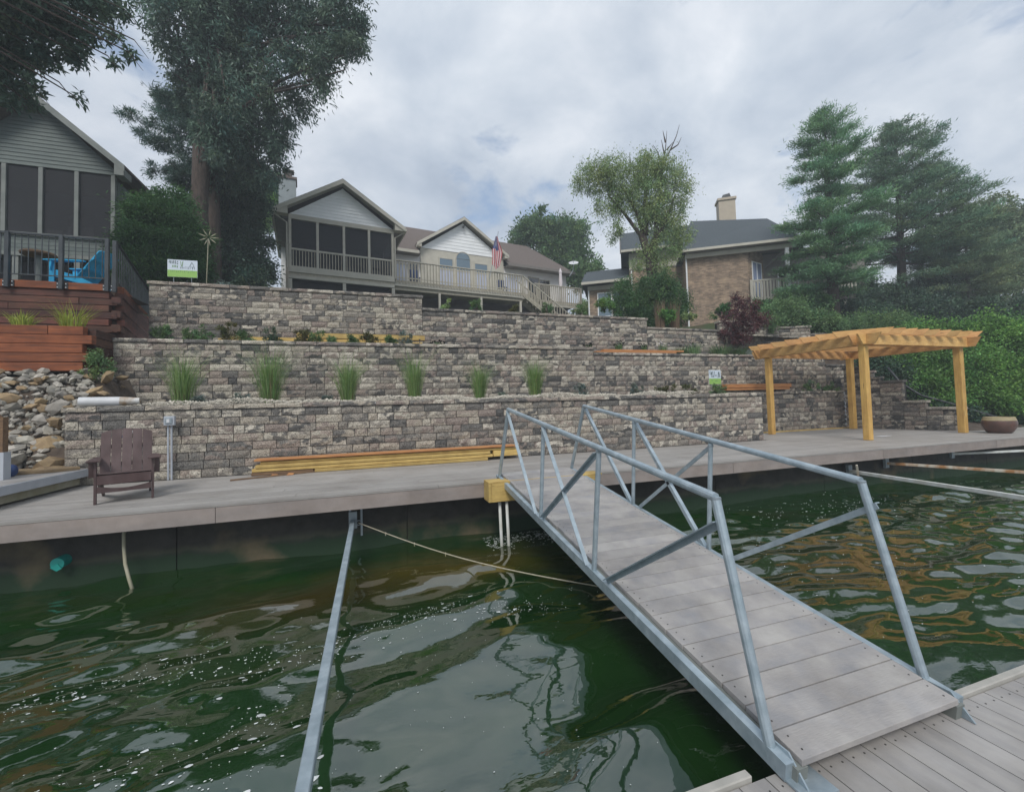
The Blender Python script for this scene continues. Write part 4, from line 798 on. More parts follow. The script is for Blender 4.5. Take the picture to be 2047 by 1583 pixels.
# ================================================================== ARMCHAIRS
def slat_back(p0, rightv, upv, nrm, w, h, top, th=.018):
    """one back slat with its curved top edge given by top(u)"""
    n = 5; lo_ = [p0+rightv*(w*i/n) for i in range(n+1)]; hi_ = [p0+rightv*(w*i/n)+upv*top(i/n) for i in range(n, -1, -1)]
    return MB().prism(lo_+hi_, nrm*th)
def armchair(name, label, loc, rz, m, group=None, sc=1.0, ns=5, rec=.33):
    t = bpy.data.objects.new(name, None); COL.objects.link(t); t.location = (0, 0, 0); tag(t, label, 'armchair', group)
    V = Vector; W2 = .29
    for s in (-1, 1):
        MB().box((s*W2-.014, 0, 0), (s*W2+.014, .095, .555)).build('front_leg', m, t, bevel=.003)
        si = s*(W2-.03); MB().prism([(si-.012, .01, .26), (si-.012, .01, .37), (si-.012, .12, .385), (si-.012, .55, .235), (si-.012, .86, .06), (si-.012, .92, .0), (si-.012, .80, .0), (si-.012, .5, .115)], (.024, 0, 0)).build('side_rail', m, t)
        xa = s*(W2+.015); w_ = .07; MB().prism([(xa-w_, -.06, .556), (xa+w_, -.06, .556), (xa+w_+.01*s, .3, .556), (xa+w_*.4, .66, .556), (xa-w_*.5, .66, .556), (xa-w_, .3, .556)], (0, 0, .024)).build('arm', m, t, bevel=.005)
        MB().prism([(s*(W2+.016), .02, .555), (s*(W2+.016), .09, .555), (s*(W2+.016), .06, .35)], (s*.05, 0, 0)).build('arm_bracket', m, t)
    for i in range(6):
        y = .015+.082*i; z = .375-.026*i+(.012 if i == 0 else 0); MB().beam((-W2+.016, y+.036, z), (W2-.016, y+.036, z), .074, .02, (0, .3, 1)).build('seat_slat', m, t)
    n = 12; A1 = []; A2 = []
    MB().box((-W2+.016, -.012, .255), (W2-.016, .008, .372)).build('front_rail', m, t)
    for i in range(n+1): u = i/n; A1.append((-W2+.016+(2*W2-.032)*u, -.012, .235+.0*u-.035*math.sin(math.pi*u)*0)); A2.append((-W2+.016+(2*W2-.032)*u, -.012, .232-.042*math.sin(math.pi*u)))
    bot = [(W2-.016, -.012, .145), (-W2+.016, -.012, .145)]
    MB().prism(A2+bot, (0, .02, 0)).build('front_apron', m, t)
    upv = V((0, rec, math.sqrt(1-rec*rec))); nrm = V((0, math.sqrt(1-rec*rec), -rec)); gw_ = .007; sw_ = (.56-gw_*(ns-1))/ns
    full = lambda x: .72+.14*math.sqrt(max(0, 1-(x/.34)**2))-.10
    for i in range(ns):
        x0 = -.28+i*(sw_+gw_); top = lambda u, x0=x0: full(x0+sw_*u)+.06
        slat_back(V((x0, .44, .20)), V((1, 0, 0)), upv, nrm, sw_, 0, top).build('back_slat', m, t, bevel=.002)
    for hh in (.30, .56): p = V((0, .44, .20))+upv*hh+nrm*.03; MB().beam(p-V((.29, 0, 0)), p+V((.29, 0, 0)), .05, .024, nrm).build('back_rail', m, t)
    t.location = loc; t.rotation_euler = (0, 0, rz); t.scale = (sc, sc, sc); return t
armchair('armchair', 'dark brown slatted garden armchair on the composite deck facing the water', (-2.82, 6.30, 0.002), R(22), CHAIRM, 'slatted garden armchairs', .88)
armchair('armchair', 'bright blue slatted garden armchair behind the metal railing', (-6.05, 11.1, 3.63), R(-99), BLUEM, 'slatted garden armchairs', .95, rec=.6)
armchair('armchair', 'dark garden armchair seen edge on at the left end of the railing', (-7.35, 10.9, 3.63), R(80), BLACKM, 'slatted garden armchairs', .85)
pt_ = thing('patio_table', 'round brown topped patio table on the terrace left of the blue armchair', 'table', (-6.82, 11.8, 3.6))
MB().lathe((-6.82, 11.8, 4.55), [(0, .06), (.27, .055), (.29, .03), (.28, 0), (0, 0)], 28).build('table_top', BROWNW, pt_, smooth=False); MB().lathe((-6.82, 11.8, 3.6), [(.2, 0), (.2, .05), (.05, .08), (.045, .95)], 14).build('pedestal', TRIMG, pt_)

# ================================================================== DECK CLUTTER
lab = ['dark brown board at the bottom left of the lumber pile on the deck', 'long yellow board at the bottom of the pile on the deck', 'yellow board second from the bottom of the pile on the deck', 'yellow board third from the bottom of the pile on the deck', 'fourth yellow board, just under the orange one, of the pile on the deck', 'orange board lying on top of the lumber pile on the deck', 'short yellow board at the right end of the lumber pile behind the gangway post']
for (x0, x1, y0, z0, h, m), lb_ in zip([(-1.86, -.95, 7.80, .004, .055, BROWNW), (-.93, 2.05, 7.80, .004, .055, TREATED), (-1.85, 2.15, 7.81, .062, .055, TREATED), (-1.80, 2.1, 7.80, .120, .055, TREATED), (-1.74, 2.62, 7.82, .178, .045, TREATED), (-1.82, 2.60, 7.79, .232, .038, ORANGEW), (2.17, 2.66, 7.83, .062, .112, TREATED)], lab):
    jj = rng.uniform(-.02, .03); tag(rebase(MB().box((x0, y0+jj, z0), (x1, y0+.2+jj, z0+h-.003)).build('lumber_board', m, bevel=.006)), lb_, 'board', 'boards stacked on the deck against the wall')
for (x0, x1, y0, z0, h, m, lb_) in [(-3.3, 1.25, 11.15, 2.60, .13, TREATED, 'lower long yellow board on the middle terrace behind the small shrubs'), (-3.05, .4, 11.18, 2.732, .05, TREATED, 'middle yellow board of the pile on the middle terrace'), (-1.7, 1.32, 11.16, 2.784, .12, TREATED, 'upper yellow board of the pile on the middle terrace'),
        (6.2, 9.0, 10.9, 2.50, .05, ORANGEW, 'lower orange board beside the red flowers on the upper right terrace'), (6.45, 9.3, 10.92, 2.552, .05, ORANGEW, 'upper orange board beside the red flowers on the upper right terrace'),
        (9.95, 12.45, 9.95, 1.30, .07, ORANGEW, 'lower orange beam on the terrace behind the left pergola post'), (9.9, 12.5, 9.93, 1.372, .11, ORANGEW, 'upper orange beam on the terrace behind the left pergola post')]:
    tag(rebase(MB().box((x0, y0, z0), (x1, y0+.18, z0+h)).build('lumber_board', m, bevel=.004)), lb_, 'board', 'boards lying on the terraces')
tag(rebase(MB().beam((-2.05, 7.45, .012), (-.6, 7.93, .012), .05, .018).build('thin_lath', BROWNW)), 'thin brown lath lying on the deck along the wall', 'lath')
for x, y in ((-1.55, 7.6), (-1.32, 7.63)): tag(rebase(MB().prism([(x, y, .003), (x+.09, y+.02, .003), (x+.1, y+.07, .02), (x+.02, y+.06, .03)], (0, 0, .006)).build('wood_offcut', ORANGEW)), ('left' if x < -1.5 else 'right')+' of the two tan wood scraps at the left foot of the lumber pile', 'wood scrap')
tag(rebase(MB().box((11.95, 7.2, .003), (12.35, 7.32, .009)).build('paper_sheet', WPVC)), 'white sheet lying flat on the deck under the pergola', 'paper')
pp = thing('plastic_pipe', 'thick white plastic pipe lying on the lowest wall cap with a muddy right end', 'pipe', (-3.9, 8.3, 1.18))
MB().tube([(-4.24, 8.2, 1.255), (-3.78, 8.3, 1.255)], .072, 20).build('barrel', WPVC, pp, smooth=False); MB().tube([(-3.779, 8.3002, 1.255), (-3.55, 8.35, 1.26)], [.0725, .05], 20).build('muddy_end', DIRTM, pp)
ob = thing('outlet_post', 'grey electrical outlet box on two conduits standing against the lowest wall', 'outlet box', (-3.01, 8.0, 0))
MB().box((-3.085, 7.965, .855), (-2.945, 8.03, 1.0)).build('box', GPVC, ob, bevel=.006); MB().box((-3.062, 7.95, .885), (-2.97, 7.964, .975)).build('cover', GALVD, ob, bevel=.003); MB().box((-3.04, 7.944, .90), (-3.0, 7.949, .955)).build('window', WPVC, ob)
for x in (-3.045, -3.0): MB().tube([(x, 8.02, .855), (x+.0, 8.03, .004)], .014, 10).build('conduit', GPVC, ob)
wb_ = thing('spigot', 'small blue and white hose tap above the back of the brown armchair', 'tap', (-3.6, 8.06, .72))
MB().tube([(-3.52, 8.1, .77), (-3.52, 8.02, .77)], .014, 8).build('pipe', WPVC, wb_); MB().tube([(-3.57, 8.02, .77), (-3.62, 8.02, .70)], .018, 8).build('handle', NAVY, wb_); MB().lathe((-3.5, 8.02, .76), [(0, 0), (.025, .005), (.03, .02), (0, .035)], 10).build('valve', WPVC, wb_)
pt2 = thing('garden_pot', 'wide brown glazed pot with a sandy rim at the right end of the deck', 'pot', (14.9, 6.35, 0))
MB().lathe((14.9, 6.35, .003), [(0, 0), (.20, 0), (.25, .05), (.305, .17), (.315, .26), (.30, .31)], 32).build('bowl', POTM, pt2, smooth=True); MB().lathe((14.9, 6.35, .003), [(.302, .312), (.27, .40), (.24, .40), (.23, .31), (0, .30)], 32).build('rim', POTR, pt2, smooth=False)

# ================================================================== YARD SIGNS
def yard_sign(label, c, w, h, rz, marks, legh, rot_extra=0):
    t = thing('yard_sign', label, 'sign', (c[0], c[1], c[2]-legh), rz, group='white and green yard signs')
    def bx(x0, x1, z0, z1, y, m, n): return MB().box((x0, y, c[2]+z0), (x1, y+.002, c[2]+z1)).build(n, m, t)
    MB().box((-w/2, 0, c[2]), (w/2, .006, c[2]+h)).build('panel', SIGNW, t); g = h*.4
    MB().box((-w/2+.003, -.003, c[2]+.003), (w/2-.003, -.0005, c[2]+g)).build('green_band', SIGNG, t)
    mb = MB()
    for (x, z, ww, hh, sl) in marks['dark']: mb.prism([(-w/2+x*w, -.004, c[2]+z*h), (-w/2+(x+ww)*w, -.004, c[2]+z*h), (-w/2+(x+ww+sl)*w, -.004, c[2]+(z+hh)*h), (-w/2+(x+sl)*w, -.004, c[2]+(z+hh)*h)], (0, .002, 0))
    mb.build('dark_print', SIGNK, t); mb = MB()
    for (x, z, ww, hh, sl) in marks['green']: mb.prism([(-w/2+x*w, -.0055, c[2]+z*h), (-w/2+(x+ww)*w, -.0055, c[2]+z*h), (-w/2+(x+ww+sl)*w, -.0055, c[2]+(z+hh)*h), (-w/2+(x+sl)*w, -.0055, c[2]+(z+hh)*h)], (0, .002, 0))
    mb.build('green_print', SIGNL, t)
    for x in (-w*.3, w*.3): MB().box((x-.004, .008, c[2]-legh), (x+.004, .014, c[2]+h*.9)).build('stake', GALVD, t)
    return t
dm = [(.05, .80, .022, .14, 0), (.10, .76, .03, .18, 0), (.165, .76, .018, .18, .012), (.195, .76, .012, .18, 0), (.245, .76, .014, .18, 0), (.262, .87, .02, .06, -.006), (.262, .76, .02, .06, .01), (.315, .86, .03, .06, .01), (.315, .74, .03, .06, .01),
      (.43, .50, .014, .10, 0), (.48, .50, .018, .10, 0), (.54, .51, .02, .08, 0), (.61, .50, .012, .14, 0), (.68, .49, .018, .13, 0), (.75, .48, .008, .14, 0), (.83, .48, .016, .14, 0), (.90, .48, .010, .13, 0),
      (.73, .62, .014, .26, .075), (.885, .62, .014, .26, -.072), (.77, .60, .14, .014, 0)]
gm = [(.165, .56, .035, .11, 0), (.235, .56, .04, .12, 0), (.31, .54, .03, .12, 0), (.455, .62, .018, .30, -.03), (.475, .62, .02, .30, .03)]+[(.11+.064*i, .26+(i % 3)*.02, .02 if i % 2 else .012, .10, 0) for i in range(13)]
yard_sign('wide white and green yard sign on the left end of the top wall', (-4.2, 11.78, 4.25), .6, .41, R(-2), dict(dark=dm, green=gm), .5)
dm2 = [(.08, .68, .04, .24, 0), (.16, .66, .05, .2, .04), (.23, .62, .05, .28, .03), (.18, .52, .2, .05, 0), (.38, .50, .04, .40, .05), (.52, .58, .05, .08, .02), (.60, .58, .03, .08, 0), (.74, .46, .045, .40, .04), (.88, .48, .045, .38, -.06)]
yard_sign('small tilted white and green yard sign on the lower terrace by the right shrubs', (9.2, 9.6, 1.47), .45, .40, R(4), dict(dark=dm2, green=[(.2, .25, .1, .05, 0), (.5, .22, .2, .05, 0)]), .3)
# garden ornament: metal pinwheel flower on a stake
go = thing('garden_stake', 'tall pale metal flower stake on the top wall beside the dark trees', 'garden ornament', (-3.78, 12, 3.9))
MB().tube([(-3.8, 12, 3.9), (-3.75, 12, 5.3)], .011, 6).build('stake', ROPED, go); mb = MB()
for i in range(9):
    a = i*.698; d = Vector((math.cos(a), .2*math.sin(a*2), math.sin(a))); s_ = Vector((-d.z, 0, d.x)); c = Vector((-3.74, 11.98, 5.32)); mb.prism([c+d*.03, c+d*.13+s_*.011, c+d*.22, c+d*.12-s_*.008], (0, .006, .006))
mb.build('petals', ROPED, go)
for x, y, z, lab_ in ((5.35, 9.3, 1.15, 'thin black stake between the silver shrub and the right wall tier'), (6.3, 9.3, 1.15, 'black path light stake above the grey lavender plant'), (1.15, 10.8, 2.46, 'black stake at the right end of the yellow boards')):
    t = thing('path_light', lab_, 'path light', (x, y, z), group='black garden stakes'); MB().tube([(x, y, z), (x, y, z+.28)], .009, 6).build('stake', BLACKM, t); MB().lathe((x, y, z+.28), [(0, .02), (.028, .01), (.03, 0), (0, 0)], 10).build('cap', BLACKM, t)

# ================================================================== HOUSE B (white house with screened porch)
hb = thing('house', 'white sided house with screened gable porch, arched window and long wooden deck', 'house', (-3.72, 23.06, 5.2), R(8))
def pbx(n, m, a, b, par=None, root=hb, bev=0): return MB().box(a, b).build(n, m, par or root, bevel=bev)
for u in (-.04, 1.2, 2.45, 3.7, 4.93): pbx('porch_post', TRIM, (u-.06, -.07, 8.2), (u+.06, .07, 10.62))
for u in (-.04, 2.45, 4.93): pbx('support_post', TRIM, (u-.08, -.06, 5.2), (u+.08, .08, 7.6))
pbx('floor_band', TRIM, (-.1, -.09, 7.93), (5.0, .05, 8.2)); pbx('beam', DECKW, (-.1, -.02, 7.78), (5.0, .1, 7.925)); pbx('beam', TRIM, (-.1, -.06, 7.63), (5.0, .06, 7.775)); pbx('floor', DARK, (-.08, .1, 7.95), (5.0, 3.4, 8.15))
pbx('frieze_board', TRIM, (-.1, -.085, 10.6), (5.0, .07, 10.83))
for i, u in enumerate((-.04, 1.2, 2.45, 3.7)):
    a, b = u+.065, (1.2, 2.45, 3.7, 4.93)[i]-.065
    pbx('rail', TRIM, (a, -.05, 9.07), (b, .03, 9.15)); pbx('rail', TRIM, (a, -.04, 8.21), (b, .02, 8.26)); pbx('screen', SCREEN, (a, .035, 8.22), (b, .04, 10.6))
    for j in range(8): x = a+(b-a)*(j+.5)/8; pbx('baluster', DECKW, (x-.02, -.03, 8.262), (x+.02, 0, 9.068))
# gable siding as separate lap boards
def lap_gable(root, uc, v, zb, zt, half, slope_, m, name='siding_board', hgt=.17):
    z = zb
    while z < zt-.03:
        z1 = min(z+hgt, zt-.02); w0 = half-(z-zb)/slope_; w1 = half-(z1-zb)/slope_
        if w0 > .03: MB().add([(uc-w0, v-.022, z), (uc+w0, v-.022, z), (uc+max(w1, .01), v-.004, z1), (uc-max(w1, .01), v-.004, z1), (uc-w0, v+.02, z), (uc+w0, v+.02, z), (uc+max(w1, .01), v+.02, z1), (uc-max(w1, .01), v+.02, z1)],
                    [(0, 1, 2, 3), (7, 6, 5, 4), (0, 4, 5, 1), (1, 5, 6, 2), (2, 6, 7, 3), (3, 7, 4, 0)]).build(name, m, root)
        z = z1
lap_gable(hb, 2.43, 0, 10.835, 12.65, 2.52, .70, SIDING)
MB().prism([(-.05, .021, 10.84), (4.9, .021, 10.84), (2.43, .021, 12.6)], (0, .1, 0)).build('gable_wall', SIDINGW, hb)
def gable_roof(root, uc, half, ze, za, v0, v1, th, m, fm, fh=.2, ridge='roof'):
    s = (za-ze)/half
    for sg in (-1, 1):
        MB().prism([(uc, v0+.01, za-.025), (uc+sg*half, v0+.01, ze-.025), (uc+sg*half, v0+.01, ze-.004), (uc, v0+.01, za-.004)], (0, .62, 0)).build('soffit_panel', fm, root)
        MB().prism([(uc, v0, za), (uc+sg*half, v0, ze), (uc+sg*half, v0, ze+th), (uc, v0, za+th)], (0, v1-v0, 0)).build('roof_slope', m, root)
        MB().prism([(uc, v0-.03, za+th*.6), (uc+sg*(half+.02), v0-.03, ze+th*.6), (uc+sg*(half+.02), v0-.03, ze+th*.6-fh), (uc, v0-.03, za+th*.6-fh)], (0, .027, 0)).build('rake_board', fm, root)
gable_roof(hb, 2.40, 3.13, 10.80, 12.82, -.5, 7.0, .09, ROOFB, TRIM, .22)
for sg in (-1, 1):   # boxed eave returns with gutters
    u1 = 2.40+sg*3.13; u0 = 2.43+sg*2.56
    MB().prism([(u0, -.48, 10.66), (u1, -.48, 10.66), (u1, -.48, 10.80), (u0, -.48, 11.14)], (0, .40, 0)).build('eave_return', TRIM, hb)
    MB().box((u0, -.08, 10.63), (u1, 6.5, 10.655)).build('soffit', SOFFIT, hb); MB().box((u1, -.5, 10.68), (u1+sg*.1, 6.5, 10.80)).build('gutter', TRIM, hb)
    MB().tube([(u1, -.3, 10.66), (u0+sg*.05, -.12, 10.35), (u0+sg*.05, -.1, 8.1)], .04, 8).build('downspout', TRIM, hb)
pbx('porch_back_wall', DARKB, (-.1, 3.4, 7.95), (5.0, 3.5, 11.0)); pbx('porch_ceiling', DARKB, (-.08, .1, 10.64), (4.98, 3.4, 10.68)); pbx('interior_rail', DARK, (.1, 3.3, 9.55), (4.9, 3.39, 9.7)); [pbx('window_glow_panel', TRIM if k % 2 else GLASSD, (.5+k*1.05, 3.34, 8.5), (.95+k*1.05, 3.395, 9.45)) for k in range(4)]; pbx('pale_glow_strip', SIDINGW, (4.3, 3.34, 8.2), (4.75, 3.395, 10.2))  # pale panels between dark panes, and a pale strip, added as window glow
for u in (-.1, 4.98): pbx('side_screen', SCREEN, (u-.005, .1, 8.2), (u+.005, 3.4, 10.6))
for u, w, h in ((2.2, .5, .5), (3.2, .4, .6), (.9, .35, .45)): MB().box((u, 1.6, 8.16), (u+w, 2.1, 8.16+h)).build('seat_cushion', GPVC, hb)
pbx('side_wall', TRIM, (-.35, 3.5, 5.2), (4.9, 6.5, 10.7)); pbx('side_wall', SIDING, (-.6, 4.3, 5.2), (-.36, 5.6, 12))
# chimney
MB().box((-.72, 4.6, 10.4), (.2, 5.5, 14.9)).build('chimney', GREYCH, hb); MB().box((-.78, 4.54, 14.905), (.26, 5.56, 15.05)).build('chimney_cap', ROOFB, hb)
MB().tube([(-.2, 5.05, 15.05), (-.2, 5.05, 15.5)], .2, 12).build('flue', ROOFB, hb); MB().box((-.5, 4.8, 15.5), (.1, 5.3, 15.58)).build('flue_cap', ROOFB, hb)
# main body
pbx('wall', SIDINGW, (4.95, 3.0, 5.2), (7.25, 3.2, 10.72)); pbx('wall', SIDINGW, (12.95, 3.0, 5.2), (18.2, 3.2, 10.72)); pbx('wall', TRIM, (7.2, 2.9, 5.2), (13.0, 3.1, 11.2)); pbx('end_wall', SIDINGW, (18.0, 3.2, 5.2), (18.2, 10.5, 10.7))
RD = 6.6; ZR = 14.0
MB().add([(2.0, 2.35, 10.72), (7.05, 2.35, 10.72), (7.05, 3.3, 11.45), (13.1, 3.3, 11.45), (13.1, 2.35, 10.72), (18.55, 2.35, 10.72), (16.9, RD, ZR), (2.0, RD, ZR), (18.55, 10.9, 10.72), (2.0, 10.9, 10.72), (7.05, RD, ZR), (13.1, RD, ZR)],
    [(0, 1, 2, 10, 7), (2, 3, 11, 10), (4, 5, 6, 11, 3), (5, 8, 6), (8, 9, 7, 10, 11, 6), (0, 7, 9)]).build('main_roof', ROOFB, hb)
pbx('eave_fascia', TRIM, (5.5, 2.30, 10.60), (7.0, 2.345, 10.78)); pbx('eave_fascia', SOFFIT, (13.1, 2.30, 10.60), (18.58, 2.345, 10.78)); pbx('eave_soffit', SOFFIT, (5.5, 2.35, 10.62), (7.1, 2.98, 10.65)); pbx('eave_soffit', SOFFIT, (13.05, 2.35, 10.62), (18.5, 2.98, 10.65))
lap_gable(hb, 10.08, 2.89, 11.21, 13.25, 2.86, .70, SIDING, hgt=.22)
MB().prism([(7.25, 2.912, 11.21), (12.9, 2.912, 11.21), (10.08, 2.912, 13.2)], (0, .1, 0)).build('gable_wall', SIDINGW, hb)
gable_roof(hb, 10.08, 3.15, 11.33, 13.45, 2.5, 6.3, .08, ROOFB, TRIM, .2)
for sg in (-1, 1): MB().prism([(10.08+sg*2.87, 2.50, 11.15), (10.08+sg*3.15, 2.50, 11.15), (10.08+sg*3.15, 2.50, 11.33), (10.08+sg*2.87, 2.50, 11.55)], (0, .38, 0)).build('eave_return', TRIM, hb)
MB().tube([(10.08, 2.8, 12.98), (10.08, 2.62, 12.95), (10.0, 2.6, 12.8)], .05, 8).build('gable_lamp', BLACKM, hb)
def window(u0, u1, z0, z1, v=2.9, g=GLASSB, fr=TRIM, cross=(), arch=False, root=hb):
    mb = MB(); t = .06
    mb.box((u0-t, v-.05, z0-t), (u0, v, z1+(0 if arch else t))).box((u1, v-.05, z0-t), (u1+t, v, z1+(0 if arch else t))).box((u0, v-.05, z0-t), (u1, v, z0))
    if not arch: mb.box((u0, v-.05, z1), (u1, v, z1+t))
    for z in cross: mb.box((u0, v-.045, z-.02), (u1, v-.001, z+.02))
    if arch:
        uc = (u0+u1)/2; r = (u1-u0)/2; pts = [(uc+(r+t/2)*math.cos(a), v-.025, z1+(r+t/2)*math.sin(a)) for a in [math.pi*i/14 for i in range(15)]]
        for a, b in zip(pts, pts[1:]): mb.beam(a, b, .05, t, (0, 1, 0))
    w = mb.build('window', fr, root); MB().box((u0, v-.03, z0), (u1, v-.012, z1)).build('pane', g, w)
    if arch:
        uc = (u0+u1)/2; r = (u1-u0)/2; MB().prism([(uc+r*math.cos(math.pi*i/14), v-.03, z1+.03+r*math.sin(math.pi*i/14)) for i in range(15)], (0, .018, 0)).build('pane', g, w)
    return w
window(8.45, 9.3, 8.3, 9.95, g=GLASSW); window(8.45, 9.3, 10.05, 10.68); window(9.58, 10.52, 8.3, 9.95, g=GLASSW); window(9.58, 10.52, 10.05, 10.78, arch=True); window(10.88, 11.75, 8.3, 9.95, g=GLASSW); window(10.88, 11.75, 10.05, 10.62)
window(5.55, 6.35, 8.25, 10.0, v=3.0, g=GLASSW); window(6.55, 7.0, 8.25, 10.1, v=3.0, g=GLASSD); window(13.1, 14.2, 8.25, 10.0, v=3.0, g=GLASSW, fr=SIDING); window(15.0, 15.8, 8.2, 10.15, v=3.0, g=GLASSD, fr=DECKW); window(15.9, 16.7, 8.2, 10.05, v=3.0, g=GLASSD, fr=DECKW)
# deck
pbx('deck_floor', DECKW, (5.02, .05, 8.02), (12.95, 2.88, 8.12)); pbx('rim_beam', TRIM, (5.02, .02, 7.78), (12.95, .1, 8.0)); pbx('beam', DECKW, (5.02, .12, 7.58), (12.95, .25, 7.76)); pbx('deck_rail', TRIM, (5.02, -.09, 9.16), (12.97, .04, 9.21)); pbx('rail', TRIM, (5.02, -.02, 8.22), (12.95, .02, 8.28))
n = 46
for i in range(n): x = 5.1+(12.9-5.1)*i/(n-1); pbx('baluster', DECKW, (x-.03, -.06, 7.93), (x+.03, -.022, 9.155))
for u in (7.55, 10.12, 12.78): pbx('support_post', TRIM, (u-.06, .05, 5.2), (u+.06, .17, 7.58))
for u in (5.05, 12.95): pbx('rail_post', TRIM, (u-.05, -.01, 8.1), (u+.05, .09, 9.15))
pbx('deck_shade_wall', DARKB, (-.1, 2.6, 5.2), (18.0, 2.85, 7.95)); pbx('porch_shade_sheet', DARK, (-.1, .5, 5.2), (5.0, .55, 7.6))  # dark backing colour stands in for the shade under deck and porch
# right hand deck behind the stairs
V0 = 1.15
pbx('deck_floor', DECKW, (13.0, V0+.02, 8.02), (18.15, 2.95, 8.12)); pbx('rim_beam', TRIM, (15.0, V0-.03, 7.72), (18.2, V0+.02, 8.0)); pbx('deck_rail', TRIM, (14.4, V0-.09, 9.14), (18.2, V0+.04, 9.19)); pbx('support_post', TRIM, (18.1, V0-.05, 5.2), (18.22, V0+.07, 9.13))
for i in range(24): x = 14.5+(18.1-14.5)*i/23; pbx('baluster', DECKW, (x-.03, V0-.07, 7.9), (x+.03, V0-.032, 9.135))
st = [(12.97, 8.10), (17.4, 5.3)]
for v in (.0, .95):
    MB().beam((12.97, v, 8.0), (17.2, v, 5.25), .05, .26).build('stair_stringer', DECKW, hb); MB().beam((12.97, v, 9.17), (17.2, v, 6.45), .09, .05).build('stair_rail', DECKW if v else TRIM, hb)
    for i in range(20): f = (i+.5)/20; x = 12.97+4.23*f; MB().box((x-.028, v-.045, 8.0-2.75*f-.05), (x+.028, v-.012, 9.14-2.72*f)).build('baluster', DECKW, hb)
for i in range(14): f = i/14; MB().box((13.0+4.2*f, .03, 8.02-2.75*f), (13.32+4.2*f, .93, 8.06-2.75*f)).build('tread', DECKW, hb)
HB = hb.matrix_basis.copy() if False else Matrix.Translation((-3.72, 23.06, 0)) @ Matrix.Rotation(R(8), 4, 'Z')
def hbp(u, v, z): p = HB @ Vector((u, v, z)); return (p.x, p.y, p.z)
# flag
fl = thing('flag', 'american flag hanging limp from a pole on the deck rail of the white house', 'flag', hbp(10.9, -.3, 8.9))
MB().tube([hbp(10.6, -.1, 8.75), hbp(10.95, -.35, 10.4), hbp(11.12, -.45, 11.55)], .02, 6).build('flagpole', GALVD, fl)
mb = MB(); nx_, nz_ = 26, 24; base = hbp(10.98, -.44, 11.25)
for j in range(nz_+1):
    t_ = j/nz_
    for i in range(nx_+1):
        s_ = i/nx_; wd = .10+.50*min(1, t_*2.2)*(1-.35*max(0, t_-.55)/.45); ph = s_*math.pi*5.2
        u = (s_-.45)*wd+.06*math.sin(t_*3)-.10*t_; v = .07*math.sin(ph+t_*1.5)*min(1, .3+t_*2); z = -1.95*t_*(1-.12*abs(s_-.5)*2)+(-.12*s_ if t_ > .1 else 0)
        mb.v.append((base[0]+u*.99, base[1]+v, base[2]+z))
for j in range(nz_):
    for i in range(nx_):
        k = j*(nx_+1)+i; mb.f.append((k, k+1, k+nx_+2, k+nx_+1)); mb.mi.append(2 if (j < nz_*.40 and i < nx_*.6) else (0 if (i//2) % 2 == 0 else 1))
stars = MB()
fo = mb.build('cloth', [FRED, FWHT, FBLU], fl, smooth=True)
for j in range(1, 9):
    for i in range(1, 14, 2):
        k = j*(nx_+1)+i; x, y, z = mb.v[k]; stars.add([(x-.01, y-.02, z-.01), (x+.01, y-.02, z-.01), (x+.01, y-.02, z+.01), (x-.01, y-.02, z+.01)], [(0, 1, 2, 3)])
stars.build('stars', FWHT, fl, kind='stuff')
um = thing('patio_umbrella', 'closed pale patio umbrella on the right end of the wooden deck', 'umbrella', hbp(17.0, 1.9, 8.12)); b = Vector(hbp(17.0, 1.9, 8.12))
MB().tube([b, b+Vector((0, 0, 2.5))], .025, 8).build('pole', TRIM, um); MB().lathe(b, [(.03, 1.15), (.12, 1.2), (.13, 1.6), (.10, 2.2), (.12, 2.35), (.03, 2.6), (0, 2.65)], 12).build('canopy', FWHT, um, smooth=False)
ds = thing('satellite_dish', 'pale satellite dish on a mast at the right roof corner of the white house', 'satellite dish', hbp(18.2, 2.2, 10.3)); b = Vector(hbp(18.3, 2.1, 11.3))
dvx = Vector((-.25, -.55, .8)).normalized(); s1 = dvx.orthogonal().normalized(); s2 = dvx.cross(s1); mb = MB(); mb.v.append(tuple(b))
for r, d_ in ((.17, .02), (.36, .07)):
    for j in range(20): a = j*math.pi/10; mb.v.append(tuple(b+s1*r*math.cos(a)+s2*r*math.sin(a)+dvx*d_))
mb.f = [(0, 1+j, 1+(j+1) % 20) for j in range(20)]+[(1+j, 21+j, 21+(j+1) % 20, 1+(j+1) % 20) for j in range(20)]; mb.mi = [0]*40
mb.build('dish', WPVC, ds, smooth=True); MB().tube([b, b-Vector((.05, 0, .45)), b-Vector((.35, 0, .95))], .025, 6).build('mast', GALVD, ds); MB().beam(b, b+dvx*.4, .02, .02).build('feed_arm', GALVD, ds)
for u, lab_ in ((6.35, 'navy blue chair behind the left balusters of the white house deck'), (11.9, 'navy blue chair behind the balusters right of the flag')):
    c = Vector(hbp(u, .9, 8.12)); t = thing('deck_chair', lab_, 'chair', c, R(8), group='navy chairs on the wooden deck')
    MB().box((-.25, -.25, c.z+.4), (.25, .25, c.z+.46)).build('seat', NAVY, t); MB().box((-.25, .2, c.z+.46), (.25, .25, c.z+1.0)).build('backrest', NAVY, t)
    for x in (-.22, .22):
        for y in (-.22, .22): MB().box((x-.02, y-.02, c.z), (x+.02, y+.02, c.z+.4)).build('leg', BLACKM, t)

